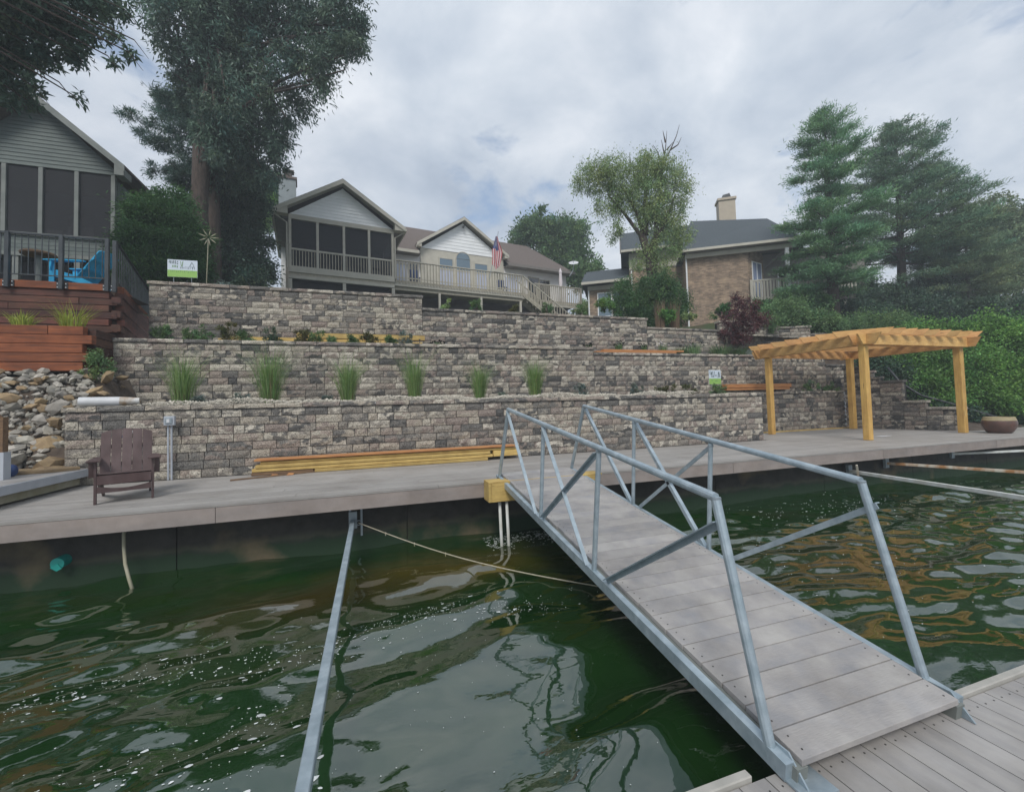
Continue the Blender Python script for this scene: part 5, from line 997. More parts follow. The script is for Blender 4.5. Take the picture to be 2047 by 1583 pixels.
# ================================================================== HOUSE C (brick house)
hc = thing('house', 'tan brick house with dark slate roof, tan chimney and a beige balcony behind the pines', 'house', (17.05, 19.45, 4.8), R(-33))
pc = lambda n, m, a, b: MB().box(a, b).build(n, m, hc)
pc('wall', BRICK, (0, 0, 4.8), (3.1, .3, 9.25)); pc('side_wall', BRICK, (-.02, .02, 4.8), (.28, 2.2, 9.3)); pc('left_wall', BRICK, (-3.12, 2.0, 4.8), (-.02, 2.3, 9.35)); pc('left_upper_wall', TRIM, (-3.12, 2.0, 9.36), (-.02, 2.3, 10.45)); pc('trim_band', SOFFIT, (-3.12, 1.97, 9.3), (-.02, 1.995, 9.4))
MB().prism([(3.1, .0, 4.8), (4.15, 1.1, 4.8), (4.15, 1.4, 4.8), (3.1, .3, 4.8)], (0, 0, 4.5)).build('angled_wall', BRICK, hc); pc('porch_wall', SOFFIT, (4.15, 1.1, 4.8), (9, 1.4, 9.2))
cw = Vector((1.05, 1.1, 0)).normalized(); cn = Vector((cw.y, -cw.x, 0)); o0 = Vector((3.1, 0, 0))
def cpt(s, d, z): p = o0+cw*s+cn*d; return (p.x, p.y, z)
wf = MB()
for s0, s1, z0, z1 in ((.33, .38, 6.5, 8.62), (.78, .83, 6.5, 8.62), (1.23, 1.28, 6.5, 8.62), (.33, 1.28, 8.58, 8.64), (.33, 1.28, 7.5, 7.56), (.33, 1.28, 6.48, 6.54)): wf.prism([cpt(s0, .04, z0), cpt(s1, .04, z0), cpt(s1, .04, z1), cpt(s0, .04, z1)], tuple(-cn*.035))
w_ = wf.build('window', SIDING, hc); MB().prism([cpt(.38, .02, 6.54), cpt(1.23, .02, 6.54), cpt(1.23, .02, 8.58), cpt(.38, .02, 8.58)], tuple(-cn*.012)).build('pane', glass_mat('window_glass_sky', (.28, .34, .5)), w_)
# roofs
MB().add([(-.35, -.45, 9.42), (5.6, -.45, 9.42), (5.35, 4, 12.35), (.9, 4, 12.8), (9.0, 8.5, 9.42), (-.35, 8.5, 9.42)], [(0, 1, 2, 3), (1, 4, 2), (4, 5, 3, 2), (0, 3, 5), (0, 5, 4, 1)]).build('roof', ROOFS, hc)
MB().prism([(-3.6, 1.55, 10.5), (-3.6, 4.0, 12.55), (-3.6, 6.5, 10.5)], (4.6, 0, 0)).build('left_roof', ROOFS, hc)
MB().prism([(-3.66, 1.5, 10.3), (-3.66, 1.5, 10.55), (-3.66, 4, 12.68), (-3.66, 4, 12.4)], (.05, 0, 0)).build('rake_board', SOFFIT, hc); pc('gutter', TRIM, (-3.6, 1.42, 10.38), (-.3, 1.54, 10.52)); pc('gable_end', SOFFIT, (-3.1, 2.3, 9.0), (-2.9, 6.3, 10.6))
pc('gutter', TRIM, (-.35, -.57, 9.30), (5.62, -.452, 9.44)); pc('fascia_board', TRIM, (-.1, -.25, 9.02), (5.4, -.12, 9.295)); pc('soffit', SOFFIT, (-.1, -.44, 9.25), (5.5, 1.1, 9.29))
MB().prism([(5.4, 2.5, 9.25), (5.4, 4.5, 10.4), (5.4, 6.5, 9.25)], (5.0, 0, 0)).build('right_roof', ROOFS, hc); pc('right_fascia', TRIM, (5.4, 2.4, 9.0), (10.4, 2.49, 9.28))
ch = MB().box((2.75, 4.6, 11.6), (3.75, 5.4, 14.15)).build('chimney', TANCH, hc); MB().box((2.68, 4.53, 14.152), (3.82, 5.47, 14.3)).build('chimney_cap', TANCH, ch); MB().prism([(2.95, 4.7, 14.3), (3.55, 4.7, 14.3), (3.45, 4.7, 14.62), (3.05, 4.7, 14.55)], (0, .6, 0)).build('flue_cage', BLACKM, ch)
for u, v in ((-3.0, 1.93), (-.06, -.06)): MB().tube([(u, v, 4.9), (u, v, 9.3)], .045, 8).build('downspout', SIDING, hc)
pc('porch_column', SIDING, (4.83, -.3, 6.4), (5.0, -.13, 9.02)); MB().beam((4.2, .9, 8.35), (4.9, -.2, 9.0), .1, .1).build('brace', SOFFIT, hc)
window(4.9, 5.9, 7.2, 8.2, v=1.1, g=GLASSD, fr=SIDING, root=hc)
# balcony
pc('balcony_floor', TRIM, (3.12, -1.0+.9, 6.42), (8.0, 1.1, 6.52)); pc('balcony_rail', TRIM, (3.12, -.16, 7.40), (8.0, -.04, 7.48)); pc('balcony_post', TRIM, (3.1, -.17, 5.9), (3.24, -.05, 7.5)); pc('balcony_beam', DARKB, (3.2, .0, 6.1), (8.0, .1, 6.4))
for i in range(31): x = 3.32+i*.155; pc('baluster', TRIM, (x-.045, -.15, 6.36), (x+.045, -.12, 7.40))
for u in (5.0, 6.6, 7.6): pc('balcony_support', TRIM, (u-.06, .1, 4.8), (u+.06, .22, 6.1))
# low left wing
pc('wing_wall', BRICK, (-5.75, 2.0, 4.8), (-3.13, 2.3, 8.6)); MB().prism([(-6.1, 1.5, 8.72), (-6.1, 4.2, 10.1), (-6.1, 7, 8.72)], (2.95, 0, 0)).build('wing_roof', ROOFS, hc); pc('gutter', TRIM, (-6.1, 1.38, 8.58), (-3.13, 1.49, 8.74)); pc('frieze_board', TRIM, (-5.75, 1.9, 8.3), (-3.13, 1.995, 8.57))
MB().prism([(-6.0, 3.2, 9.3), (-6.0, 4.6, 10.35), (-6.0, 6, 9.3)], (2.8, 0, 0)).build('upper_wing_roof', ROOFS, hc); MB().tube([(-5.7, 1.95, 4.9), (-5.7, 1.95, 8.5)], .045, 8).build('downspout', SIDING, hc)
window(-5.1, -4.3, 6.6, 8.05, v=2.0, g=GLASSB, fr=SIDING, root=hc); window(-4.15, -3.6, 6.6, 8.05, v=2.0, g=GLASSB, fr=SIDING, root=hc)

# ================================================================== HOUSE A (left)
ha = thing('house', 'dark grey green house with a steep gable over tall porch screens at the left edge', 'house', (-9.3, 15.91, 3.5))
pa = lambda n, m, a, b: MB().box((a[0]-7.4, a[1]+15.91, a[2]), (b[0]-7.4, b[1]+15.91, b[2])).build(n, m, ha)
for u in (-4.2, -3.4, -2.57, -1.75, -.92, -.04): pa('screen_post', TRIMG, (u-.05, -.06, 6.42), (u+.05, .06, 8.40))
for a, b in ((-4.15, -3.45), (-3.35, -2.62), (-2.52, -1.80), (-1.70, -.97), (-.87, -.09)): pa('screen', SCREEN, (a, .0, 6.45), (b, .006, 8.4))
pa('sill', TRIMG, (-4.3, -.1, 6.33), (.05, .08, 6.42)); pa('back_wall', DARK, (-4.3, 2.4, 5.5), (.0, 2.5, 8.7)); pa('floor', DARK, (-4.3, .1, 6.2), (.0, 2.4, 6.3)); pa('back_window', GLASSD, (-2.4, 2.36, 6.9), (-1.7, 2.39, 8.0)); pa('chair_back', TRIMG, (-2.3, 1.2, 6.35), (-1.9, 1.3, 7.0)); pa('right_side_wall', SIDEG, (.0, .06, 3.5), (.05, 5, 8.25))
z = 5.86
while z < 6.3: pa('siding_board', SIDEG, (-4.3, -.04, z), (.05, .02, z+.108)); z += .117
pa('lower_beam', TRIMG, (-4.3, -.06, 5.74), (.05, .04, 5.85)); pa('under_porch_shade', DARK, (-4.3, .5, 3.5), (.0, .55, 5.74))  # dark sheet stands in for the unlit void below the porch
for u in (-3.8, -2.3, -.9, 0): pa('support_post', TRIMG, (u-.07, -.03, 3.5), (u+.07, .1, 5.74))
z = 8.42
while z < 10.38:
    w0 = 2.02-(z-8.42)*1.0; w1 = max(.02, w0-.117)
    if w0 > .05: MB().add([(-9.27-w0, 15.87, z), (-9.27+w0, 15.87, z), (-9.27+w1, 15.885, z+.114), (-9.27-w1, 15.885, z+.114), (-9.27-w0, 15.93, z), (-9.27+w0, 15.93, z), (-9.27+w1, 15.93, z+.114), (-9.27-w1, 15.93, z+.114)], [(0, 1, 2, 3), (7, 6, 5, 4), (0, 4, 5, 1), (1, 5, 6, 2), (2, 6, 7, 3), (3, 7, 4, 0)]).build('siding_board', SIDEG, ha)
    z += .117
for sg in (-1, 1):
    uc = -9.27; MB().prism([(uc, 15.45, 10.42), (uc+sg*2.28, 15.45, 8.50), (uc+sg*2.28, 15.45, 8.58), (uc, 15.45, 10.52)], (0, 7, 0)).build('roof_slope', ROOFB, ha)
    MB().prism([(uc, 15.42, 10.50), (uc+sg*2.30, 15.42, 8.56), (uc+sg*2.30, 15.42, 8.36), (uc, 15.42, 10.30)], (0, .028, 0)).build('rake_board', TRIMG, ha)
    MB().prism([(uc+sg*2.05, 15.43, 8.24), (uc+sg*2.28, 15.43, 8.24), (uc+sg*2.28, 15.43, 8.44), (uc+sg*2.05, 15.43, 8.68)], (0, .45, 0)).build('eave_return', TRIMG, ha)
MB().prism([(-6.9, 17.5, 8.35), (-6.2, 17.5, 7.7), (-6.2, 17.5, 7.8), (-6.9, 17.5, 8.45)], (0, 5, 0)).build('side_roof', ROOFB, ha)

# ================================================================== GRASSES AND SMALL PLANTS
G6 = 'tall grass clumps on the lowest terrace'
for i, ((x, y, z), h, r, lab_) in enumerate([((-3.2, 8.95, 1.14), .95, .27, 'leftmost tall ornamental grass clump, brownish at the base and lopsided'), ((-1.82, 8.95, 1.14), 1.10, .29, 'tallest and fullest ornamental grass clump, second from the left'), ((-.45, 8.95, 1.14), .92, .22, 'narrow tall grass clump, third from the left'),
        ((.83, 8.95, 1.14), 1.0, .23, 'tall feathery grass clump, fourth from the left'), ((2.21, 8.95, 1.14), .80, .23, 'short ornamental grass clump, fifth from the left'), ((3.47, 8.95, 1.14), .88, .2, 'rightmost tall ornamental grass clump above the gangway')]):
    t = thing('grass_clump', lab_, 'ornamental grass', (x, y, z), group=G6); blades('green_blades', LF_GRASS, (x, y, z), int(250*(.7+.5*rng.random())), h*.95, r*.7, .010, .16+.12*rng.random(), parent=t); blades('outer_blades', LF_GRASS, (x+rng.uniform(-.05, .05), y, z), 120, h*1.1, r*.95, .007, .35+.25*rng.random(), parent=t); blades('dry_blades', STEMM, (x, y, z), 60, h*.6, r*.9, .010, .12, parent=t); blades('feathery_tips', LF_LIGHT, (x, y, z), 200, h*1.3, r*1.1, .004, .42, parent=t)
SP = [((-2.91,8.8,1.29), .10, .1, LF_BLUE, 'small silver blue plant right of the leftmost tall grass'), ((-2.26,8.8,1.28), .1, .12, LF_BLUE, 'small silver blue plant left of the tallest grass clump'), ((-0.81,8.8,1.25), .07, .08, LF_BLUE, 'tiny silver plant left of the third tall grass'),
      ((2.68,8.8,1.22), .08, .1, LF_BLUE, 'tiny silver plant between the fifth and sixth tall grasses'), ((4.66,8.9,1.26), .15, .2, LF_BLUE, 'low silver grey shrub left of the thin black stake'), ((6.11,8.9,1.28), .15, .18, LF_BLUE, 'low silver grey shrub under the black path light'),
      ((6.98,9,1.28), .2, .2, LF_BRUSH, 'rust tipped small shrub, leftmost of the three left of the small sign'), ((7.76,9,1.27), .18, .18, LF_BRUSH, 'rust tipped small shrub, middle one left of the small sign'), ((8.97,9.3,1.25), .2, .2, LF_MID, 'green shrub standing behind the legs of the small yard sign'),
      ((13.37,9.98,1.32), .2, .24, LF_MID, 'green shrub right of the orange beams behind the pergola'), ((14.31,9.98,1.31), .16, .2, LF_MID, 'small green shrub beside the back pergola post')]
for c, h, r, m, lab_ in SP: bush('terrace_shrub', lab_, (c[0], c[1], 1.17), r*1.25, m, 900, cat='small plant', group='small plants on the lowest terrace', flat=.75, L_=.05, Wd=.018, clump=.08, out=.8, droop=-.5)
UP = [((-4.2,10.9,2.69), .2, LF_MID, 'leftmost small green shrub above the middle tier'), ((-3.75,10.9,2.68), .15, LF_MID, 'second small green plant from the left above the middle tier'), ((-3.5,10.9,2.67), .18, LF_MID, 'third small green plant from the left above the middle tier'),
      ((-3.03,10.9,2.69), .24, LF_BRUSH, 'reddish green round shrub at the left end of the yellow boards'), ((-2.67,10.85,2.66), .16, LF_MID, 'spiky plant right of the reddish shrub before the yellow boards'), ((-2.12,10.85,2.68), .2, LF_DARK, 'dark spiky plant before the middle of the yellow boards'),
      ((-1.52,10.85,2.68), .17, LF_BRUSH, 'olive upright shrub before the yellow boards'), ((-1.28,10.85,2.68), .18, LF_MID, 'green shrub right beside the olive upright one'), ((-0.88,10.8,2.67), .12, LF_MID, 'tiny green plant before the yellow boards'), ((-0.43,10.8,2.67), .12, LF_MID, 'tiny green plant left of the rust green shrub'),
      ((-0.07,10.85,2.7), .2, LF_BRUSH, 'rust green round shrub before the right half of the yellow boards'), ((0.45,10.8,2.69), .12, LF_MID, 'small spiky green plant near the right end of the yellow boards'), ((0.83,10.85,2.7), .2, LF_BLUE, 'silver blue shrub at the right end of the yellow boards')]
for c, r, m, lab_ in UP: bush('terrace_shrub', lab_, (c[0], c[1], 2.56), r*1.2, m, 800, cat='small plant', group='small plants on the middle terrace', flat=1.0, L_=.07, Wd=.018, clump=.09, out=.8, droop=-.6)
def flowers(name, label, c, r, h, m, pm, n=30, group=None):
    t = thing(name, label, 'flowering plant', c, group=group); blades('foliage', m, c, 110, h, r, .016, .3, parent=t); mb = MB()
    for i in range(n):
        a = rng.uniform(0, 6.28); q = r*math.sqrt(rng.random()); p = Vector((c[0]+q*math.cos(a), c[1]+q*math.sin(a), c[2]+h*rng.uniform(.6, 1.1))); s = rng.uniform(.012, .022); mb.lathe(p, [(0, -s), (s, -s*.3), (s*1.2, s*.5), (0, s)], 6)
    mb.build('blossoms', pm, t); return t
for c, r, h, pm, lab_ in [((5.9, 10.8, 2.5), .16, .22, PETR, 'small red flowers at the left end of the upper orange boards'), ((7.2, 11.3, 2.55), .22, .34, PETY, 'yellow flowers behind the upper orange boards'), ((8.1, 11.3, 2.55), .16, .3, PETR, 'small red flowers behind the right part of the upper orange boards'), ((1.6, 10.9, 2.56), .2, .16, PETY, 'low yellow flowers right of the yellow boards')]: flowers('flower_plant', lab_, c, r, h, LF_MID, pm, 30, 'flowers on the middle terrace')
for c, r, h, m, lab_, pm in [((8.75, 11.2, 2.45), .25, .45, LF_MID, 'pale flowering plant at the foot of the top tier corner', FWHT), ((9.9, 11.2, 2.45), .5, .5, LF_MID, 'bushy daylily with yellow flowers left of the maple', PETY)]: flowers('flower_plant', lab_, c, r, h, m, pm, 24)
for c, h, r, lab_ in [((11.0, 11.2, 2.36), .5, .5, 'arching green grass left of the maple trunk'), ((12.0, 11.4, 2.36), .5, .4, 'arching green grass under the maroon maple'), ((9.45, 11.2, 2.36), .4, .3, 'small arching grass left of the yellow daylily')]: blades('arching_grass', LF_MID, c, 420, h, r, .018, .55, label=lab_, cat='ornamental grass')
for c, h, r, m, lab_ in [((-5.85, 9.75, 2.56), .38, .24, LF_YEL, 'small yellow green grass tuft in the timber planter, left'), ((-5.15, 9.75, 2.56), .52, .3, LF_YEL, 'larger yellow green grass tuft in the timber planter, right'), ]: blades('grass_tuft', m, c, 160, h, r, .014, .6, label=lab_, cat='ornamental grass')
bush('shrub', 'dark green shrub growing at the end of the timber planter above the rocks', (-4.62, 9.45, 1.75), .24, LF_MID, 1800, flat=1.2, L_=.05, Wd=.02)
bush('shrub', 'small silver blue shrub on the top wall beside the metal flower stake', (-3.45, 12.0, 4.0), .2, LF_BLUE, 700, L_=.07, Wd=.02)
WT = [((1.99,11.9,3.85), .16, LF_LIGHT, 'small pale flowering plant on the top wall under the deck'), ((2.89,11.9,3.86), .22, LF_MID, 'round green shrub on the top wall under the wooden deck'), ((4.05,11.9,3.84), .15, LF_BRUSH, 'thin upright plant on the top wall beside the deck corner post'), ((5.13,11.9,3.85), .25, LF_MID, 'low green shrub on the top wall at the foot of the stairs'), ((6.24,11.9,3.85), .22, LF_MID, 'low green shrub on the top wall right of the stairs')]
for c, r, m, lab_ in WT: bush('shrub', lab_, (c[0], c[1], 3.74), r, m, 900, flat=1.2, group='small shrubs along the top wall', L_=.06, Wd=.02, clump=.09)
for i, (x, lab_) in enumerate([(10.0, 'tall dry brown perennial stems left of the maroon maple'), (10.6, 'clump of dry brown stems close to the maroon maple')]): blades('dry_perennials', STEMM, (x, 12.9, 3.5), 150, 1.3, .4, .014, .12, label=lab_, cat='dry plant')
def K(*b): return list(b)
bush('shrub', 'low bright green shrub at the foot of the big dark bush', (10.15,12.6,3.94), .34, LF_IVY, 2200, L_=.08, Wd=.03)
bush('shrub', 'bright green low shrub before the brick house wing window', (8.65,14.5,4.62), .5, LF_IVY, 2000, flat=.6, L_=.08, Wd=.03)
bush('shrub', 'dark upright shrub in front of the brick house wing', (10.11,15,4.5), 1.0, LF_SHRUB, 9000, flat=1.0, L_=.10, Wd=.035, clump=.2)
bush('shrub', 'small pale flowering shrub beside the brick house downspout', (11.38,13,4.06), .28, LF_LIGHT, 900, L_=.07)
bush('shrub', 'big dark green shrub in front of the brick house corner', (11.9,15.3,4.29), 1.25, LF_SHRUB, 30000, flat=1.05, L_=.10, Wd=.035, clump=.22)
bush('shrub', 'low green shrub right of the dry stems below the brick wall', (13.35,13.5,4.34), .4, LF_SHRUB, 2500, L_=.08)
MP = thing('maroon_maple', 'small maroon leaved japanese maple above the terraces', 'tree', (11.9, 11.9, 2.36)); mb = MB(); b = Vector((11.9, 11.9, 2.36))
MBL = [(11.93,11.22,4.27,0.29), (11.67,11.33,3.77,0.34), (12.28,11.13,3.58,0.38), (11.43,11.42,3.31,0.2), (12.64,11.01,3.74,0.24), (12.12,11.17,3.98,0.34), (11.84,11.24,4.51,0.15), (11.95,11.26,3.18,0.31), (12.37,11.08,4.19,0.2)]
for q in MBL: mb.tube([b, b.lerp(Vector(q[:3]), .5)+Vector((.05, 0, .05)), Vector(q[:3])], [.035, .02, .008], 5)
mb.build('trunk', BARK, MP); crown('crown', LF_RED, MP, MBL, 5500, L_=.10, Wd=.028, clump=.16, nclump=220, droop=.3)
# ================================================================== BANK VEGETATION (right)
def blobs_bush(name, label, bl, m, n, cat='shrub', **kw):
    b0 = bl[0]; zb = min(b[2]-b[3] for b in bl); t = thing(name, label, cat, (b0[0], b0[1], zb)); mb = MB()
    for q in bl: mb.tube([(b0[0], b0[1], zb), tuple(Vector((b0[0], b0[1], zb)).lerp(Vector(q[:3]), .6)), tuple(q[:3])], [.05, .03, .01], 5)
    mb.build('stem', BARK, t); crown('foliage', m, t, bl, n, **kw); return t
blobs_bush('bank_shrub', 'mixed light green shrubs at the foot of the tall pine', [(15.54,12.66,4.45,0.6), (15.82,12.06,4.04,0.58), (14.27,12.05,3.88,0.38), (16.56,11.82,3.92,0.58), (16.59,12.83,4.74,0.45)], LF_MID, 22000, L_=.10, Wd=.035, clump=.25, flat=.8)
blobs_bush('bank_shrub', 'feathery green shrub right of the pine trunk on the bank', [(17.48,11.53,3.7,0.66), (18.4,11.22,3.77,0.7), (16.41,11.35,3.72,0.45), (19.32,10.92,3.74,0.66)], LF_MID, 18000, L_=.10, Wd=.03, clump=.25, flat=.7)
HG = [(19.01,10.01,2.82,0.82), (19.4,9.35,2.73,0.88), (20.05,8.61,2.81,0.89), (20.45,7.96,2.55,0.99), (18.25,9.24,1.75,0.82), (18.6,8.39,1.68,0.84), (19.26,7.77,1.39,0.87), (17.93,8.02,0.87,0.65), (18.53,7.52,0.54,0.55), (17.55,9.19,1.08,0.67), (18.07,10.45,1.94,0.73), (18.55,10.68,2.91,0.68), (19.55,7.27,0.89,0.92), (17.43,8.51,0.57,0.48), (18.05,11.06,2.67,0.5), (18.8,7.13,0.16,0.44)]
blobs_bush('hedge_bank', 'large bright green vine covered bank filling the right edge behind the pergola', HG, LF_IVY, 120000, L_=.09, Wd=.045, clump=.28, droop=.4, out=.9, var=.5)
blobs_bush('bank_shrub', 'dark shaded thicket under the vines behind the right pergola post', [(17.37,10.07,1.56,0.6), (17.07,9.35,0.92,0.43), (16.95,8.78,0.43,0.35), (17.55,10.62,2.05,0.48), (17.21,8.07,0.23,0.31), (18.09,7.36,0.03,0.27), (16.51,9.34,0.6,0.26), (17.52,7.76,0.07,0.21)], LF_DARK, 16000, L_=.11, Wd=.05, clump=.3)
for i, pts in enumerate([[(16.47,9.6,1.95), (16.52,9.3,1.43), (16.74,8.9,1), (17.02,8.3,0.72), (17.18,7.7,0.43), (17.69,7.4,0.22)]]):
    tag(rebase(MB().tube([Vector(p) for p in pts], .035, 8).build('drain_hose', BLACKM, smooth=True)), 'black corrugated drain hose curving down the bank behind the pergola', 'hose')
# ================================================================== TREES
ov = thing('overhanging_oak', 'dark oak branches hanging into the top left corner over the gable', 'tree', (-9.5, 6.5, -.5)); mb = MB()
OB = [(-6.97,11.43,9.46,0.47), (-6.27,11.2,9.34,0.44), (-5.56,10.98,9.26,0.36), (-5.01,10.8,9.03,0.25), (-7.08,11.5,8.73,0.38), (-6.43,11.28,8.71,0.32), (-5.87,11.1,8.74,0.25), (-7.24,11.57,8.15,0.3), (-6.69,11.4,8.03,0.21), (-6.2,11.23,8.12,0.15), (-5.94,11.16,7.85,0.13), (-4.79,10.74,8.71,0.13), (-5.22,10.89,8.65,0.16), (-4.68,10.7,8.97,0.11), (-7.02,11.82,7.94,0.15), (-7.98,11.79,8.86,1.16), (-6.15,11.12,10.5,1.16), (-6.76,11.35,9.83,0.53), (-4.85,10.73,9.61,0.11), (-6.89,10.34,9.67,1.22), (-7.32,11.61,7.83,0.19), (-5.36,10.89,9.63,0.32)]
mb.tube([(-9.5, 6.5, -.5), (-9.6, 6.8, 4), (-9.3, 7.4, 8.5), (-8.8, 8, 12)], [.35, .3, .22, .1], 10)
for q in OB: a = Vector((-9.4, 7.2, 7.5)); c = Vector(q[:3]); m_ = a.lerp(c, .55)+Vector((0, 0, .5)); mb.tube([a, m_, c, c+Vector((.25, 0, -.35))], [.07, .035, .012, .004], 5, cap=False)
mb.build('trunk', BARK, ov); crown('crown', LF_OAK, ov, OB, 23000, L_=.15, Wd=.055, clump=.22, droop=.35, flat=.8, out=.1, var=.3, nclump=900)
# big tree behind the top wall
T1 = [(-5.71,17.48,11.09,0.43), (-5.53,17.39,11.98,0.5), (-5.82,17.56,9.94,0.29), (-5.24,17.98,15.83,1.41), (-6.42,17.36,14.78,0.85), (-6.92,17.5,15.14,0.64), (-3.74,18,16.06,1.55), (-2.02,16.94,15.36,1.13), (-0.75,16.01,14.88,0.88), (-0.15,15.84,14.22,0.47), (0.03,15.76,14.86,0.33), (-1.28,16.23,13.8,0.8), (-2.59,17.19,13.69,0.94), (-0.77,16.08,13.42,0.33), (-1.64,16.38,12.99,0.4), (-4.69,18.38,14.53,1.46), (-5.98,18.29,14.16,0.9), (-6.48,17.93,14.14,0.47), (-6.96,18.62,13.91,0.45), (-3.42,18.02,12.94,1.13), (-4.86,19.02,12.94,1.3), (-2.93,17.37,12.1,0.34), (-5.2,17.3,11.35,0.72), (-4.78,16.91,12.43,0.88), (-5.22,17.36,10.1,0.46), (-6.82,18.02,14.69,0.62), (-3.48,18.09,11.68,0.7), (-4.5,18.97,11.33,1.3), (-3.27,18.06,10.9,0.35), (-3.92,18.29,10.34,0.54), (-5.52,19.84,11.25,1.24), (-5.93,19.75,16.82,1.44), (-5.99,19.37,13.58,1), (-2.71,17.09,17.27,2.07), (-5.39,17.96,17.53,2.07), (-0.73,15.96,15.97,1.09), (-6.96,17.99,16.52,1.09)]
bt = Vector((-6.21,19.02,5.89)); tp_ = [bt, Vector((-6.2,18.89,9.05)), Vector((-6.05,18.75,11.15)), Vector((-5.77,18.54,14.02)), Vector((-5.51,18.34,16.88)), Vector((-5.29,18.18,19.18))]
t1 = thing('big_tree', 'huge dark tree with a thick pale trunk and drooping foliage above the top wall', 'tree', tuple(bt)); mb = MB(); mb.tube(tp_, [.36, .27, .31, .27, .2, .1], 12)
for q in T1: c = Vector(q[:3]); a = tp_[2].lerp(tp_[4], rng.random()); mb.tube([a, a.lerp(c, .5)+Vector((0, 0, .5)), c], [.1, .06, .02], 5, cap=False)
mb.build('trunk', BARK, t1, smooth=True); crown('crown', LF_OAK, t1, T1, 88000, L_=.20, Wd=.055, clump=.36, droop=.75, flat=1.0, out=.4, var=.4, nclump=760)
def frond(bl, n, t, m, L_=.16, Wd=.028): crown('frond_foliage', m, t, bl, n, L_=L_, Wd=Wd, clump=.3, droop=-.05, flat=.28, out=1.0, var=.35)
FR = []
for (x0, y0, x1, y1) in [(400,215,320,195), (395,250,262,240), (400,275,285,272), (398,330,295,345), (398,300,320,300), (395,180,325,215), (400,355,330,365), (400,235,330,225), (398,150,350,160)]:
    for k in range(6): f = (k+.5)/6; FR.append((x0+(x1-x0)*f, y0+(y1-y0)*f, 24-11*f+(4 if k % 2 else 0)))
pn = thing('pine_tree', 'conifer with flat feathery branches reaching left from behind the thick trunk', 'tree', tuple(Vector((-6.08,20.22,6.23))))
XF = [((-13.91,21.8,17.81)), ((24.98,9.06,16.66)), ((-14.37,23.23,-13.82))]
def px17(x, y): a, b, c = [Vector(p) for p in XF]; return a+(b-a)*x/2047+(c-a)*y/1583
FB = []
for x, y, r in FR: p = px17(x, y); FB.append((p.x, p.y+rng.uniform(-.6, .6), p.z, r*17/850, .35))
mb = MB(); pb = Vector((-6.08,20.22,6.23)); pt1_ = Vector((-6.04,19.81,16)); mb.tube([pb, pb.lerp(pt1_, .5), pt1_], [.25, .18, .08], 10)
for q in FB[::3]: c = Vector(q[:3]); a = Vector((pb.x, pb.y, c.z-.4)); mb.tube([a, a.lerp(c, .5), c], [.06, .035, .012], 5, cap=False)
mb.build('trunk', BARK, pn); frond(FB, 30000, pn, LF_PINE)
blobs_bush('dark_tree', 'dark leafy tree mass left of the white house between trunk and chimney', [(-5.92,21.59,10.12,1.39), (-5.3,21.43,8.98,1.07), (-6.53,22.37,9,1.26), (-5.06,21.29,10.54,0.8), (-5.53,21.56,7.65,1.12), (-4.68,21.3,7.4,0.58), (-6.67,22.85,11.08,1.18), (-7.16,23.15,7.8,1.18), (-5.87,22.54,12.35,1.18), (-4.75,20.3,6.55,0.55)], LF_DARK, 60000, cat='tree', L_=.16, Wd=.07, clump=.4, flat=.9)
blobs_bush('leafy_tree', 'bright green tree glimpsed behind the chimney of the white house', [(-6.37,33.06,16.72,0.85), (-6.66,33.2,15.67,0.78), (-7.01,33.36,14.62,0.71), (-6.13,32.95,17.42,0.35)], LF_IVY, 7000, cat='tree', L_=.2, Wd=.1, clump=.35)
blobs_bush('yew_shrub', 'large green feathery evergreen in front of the thick trunk above the metal railing', [(-6.02,15.43,6.91,0.86), (-6.2,14.69,5.99,0.57), (-5.58,15.12,5.99,0.84), (-5.99,14.75,5.3,0.75), (-5.3,15.43,6.52,0.53), (-5.89,15.78,7.8,0.5), (-6.35,14.42,5.95,0.34), (-6.44,14.47,5.6,0.34), (-6.51,14.61,5.15,0.31), (-6.41,14.57,5.43,0.37), (-5.09,14.98,5.44,0.51), (-6.4,15.74,7.56,0.34), (-6.37,14.73,6.36,0.29)], LF_SHRUB, 70000, cat='tree', L_=.12, Wd=.03, clump=.3, droop=.1, flat=.6, out=.9)
# tree behind the deck of the white house
blobs_bush('distant_tree', 'loose mid green tree behind the right end of the white house', [(12.9,33.09,15.66,1.27), (13.92,32.72,16.48,0.85), (14.9,32.46,14.97,1.52), (16.31,31.98,15.35,1.27), (16.49,31.99,13.65,1.36), (14.88,32.54,13.28,1.27), (16.79,30.92,11.64,0.99), (15.72,32.14,16.22,0.59), (14.05,32.64,17.32,0.34), (12.08,33.38,15.05,0.68), (17.38,30.71,12.03,0.58), (16.01,31.19,11.45,1.07)], LF_MID, 30000, cat='tree', L_=.30, Wd=.12, clump=.5, droop=-.3, out=.7)
blobs_bush('distant_shrub', 'pale green growth glimpsed between the two houses', [(16.35,30.12,8.93,0.56), (15.42,29.4,8.13,0.62), (16.34,29.1,8.1,0.54)], LF_LIGHT, 3500, L_=.2, Wd=.1, clump=.3)
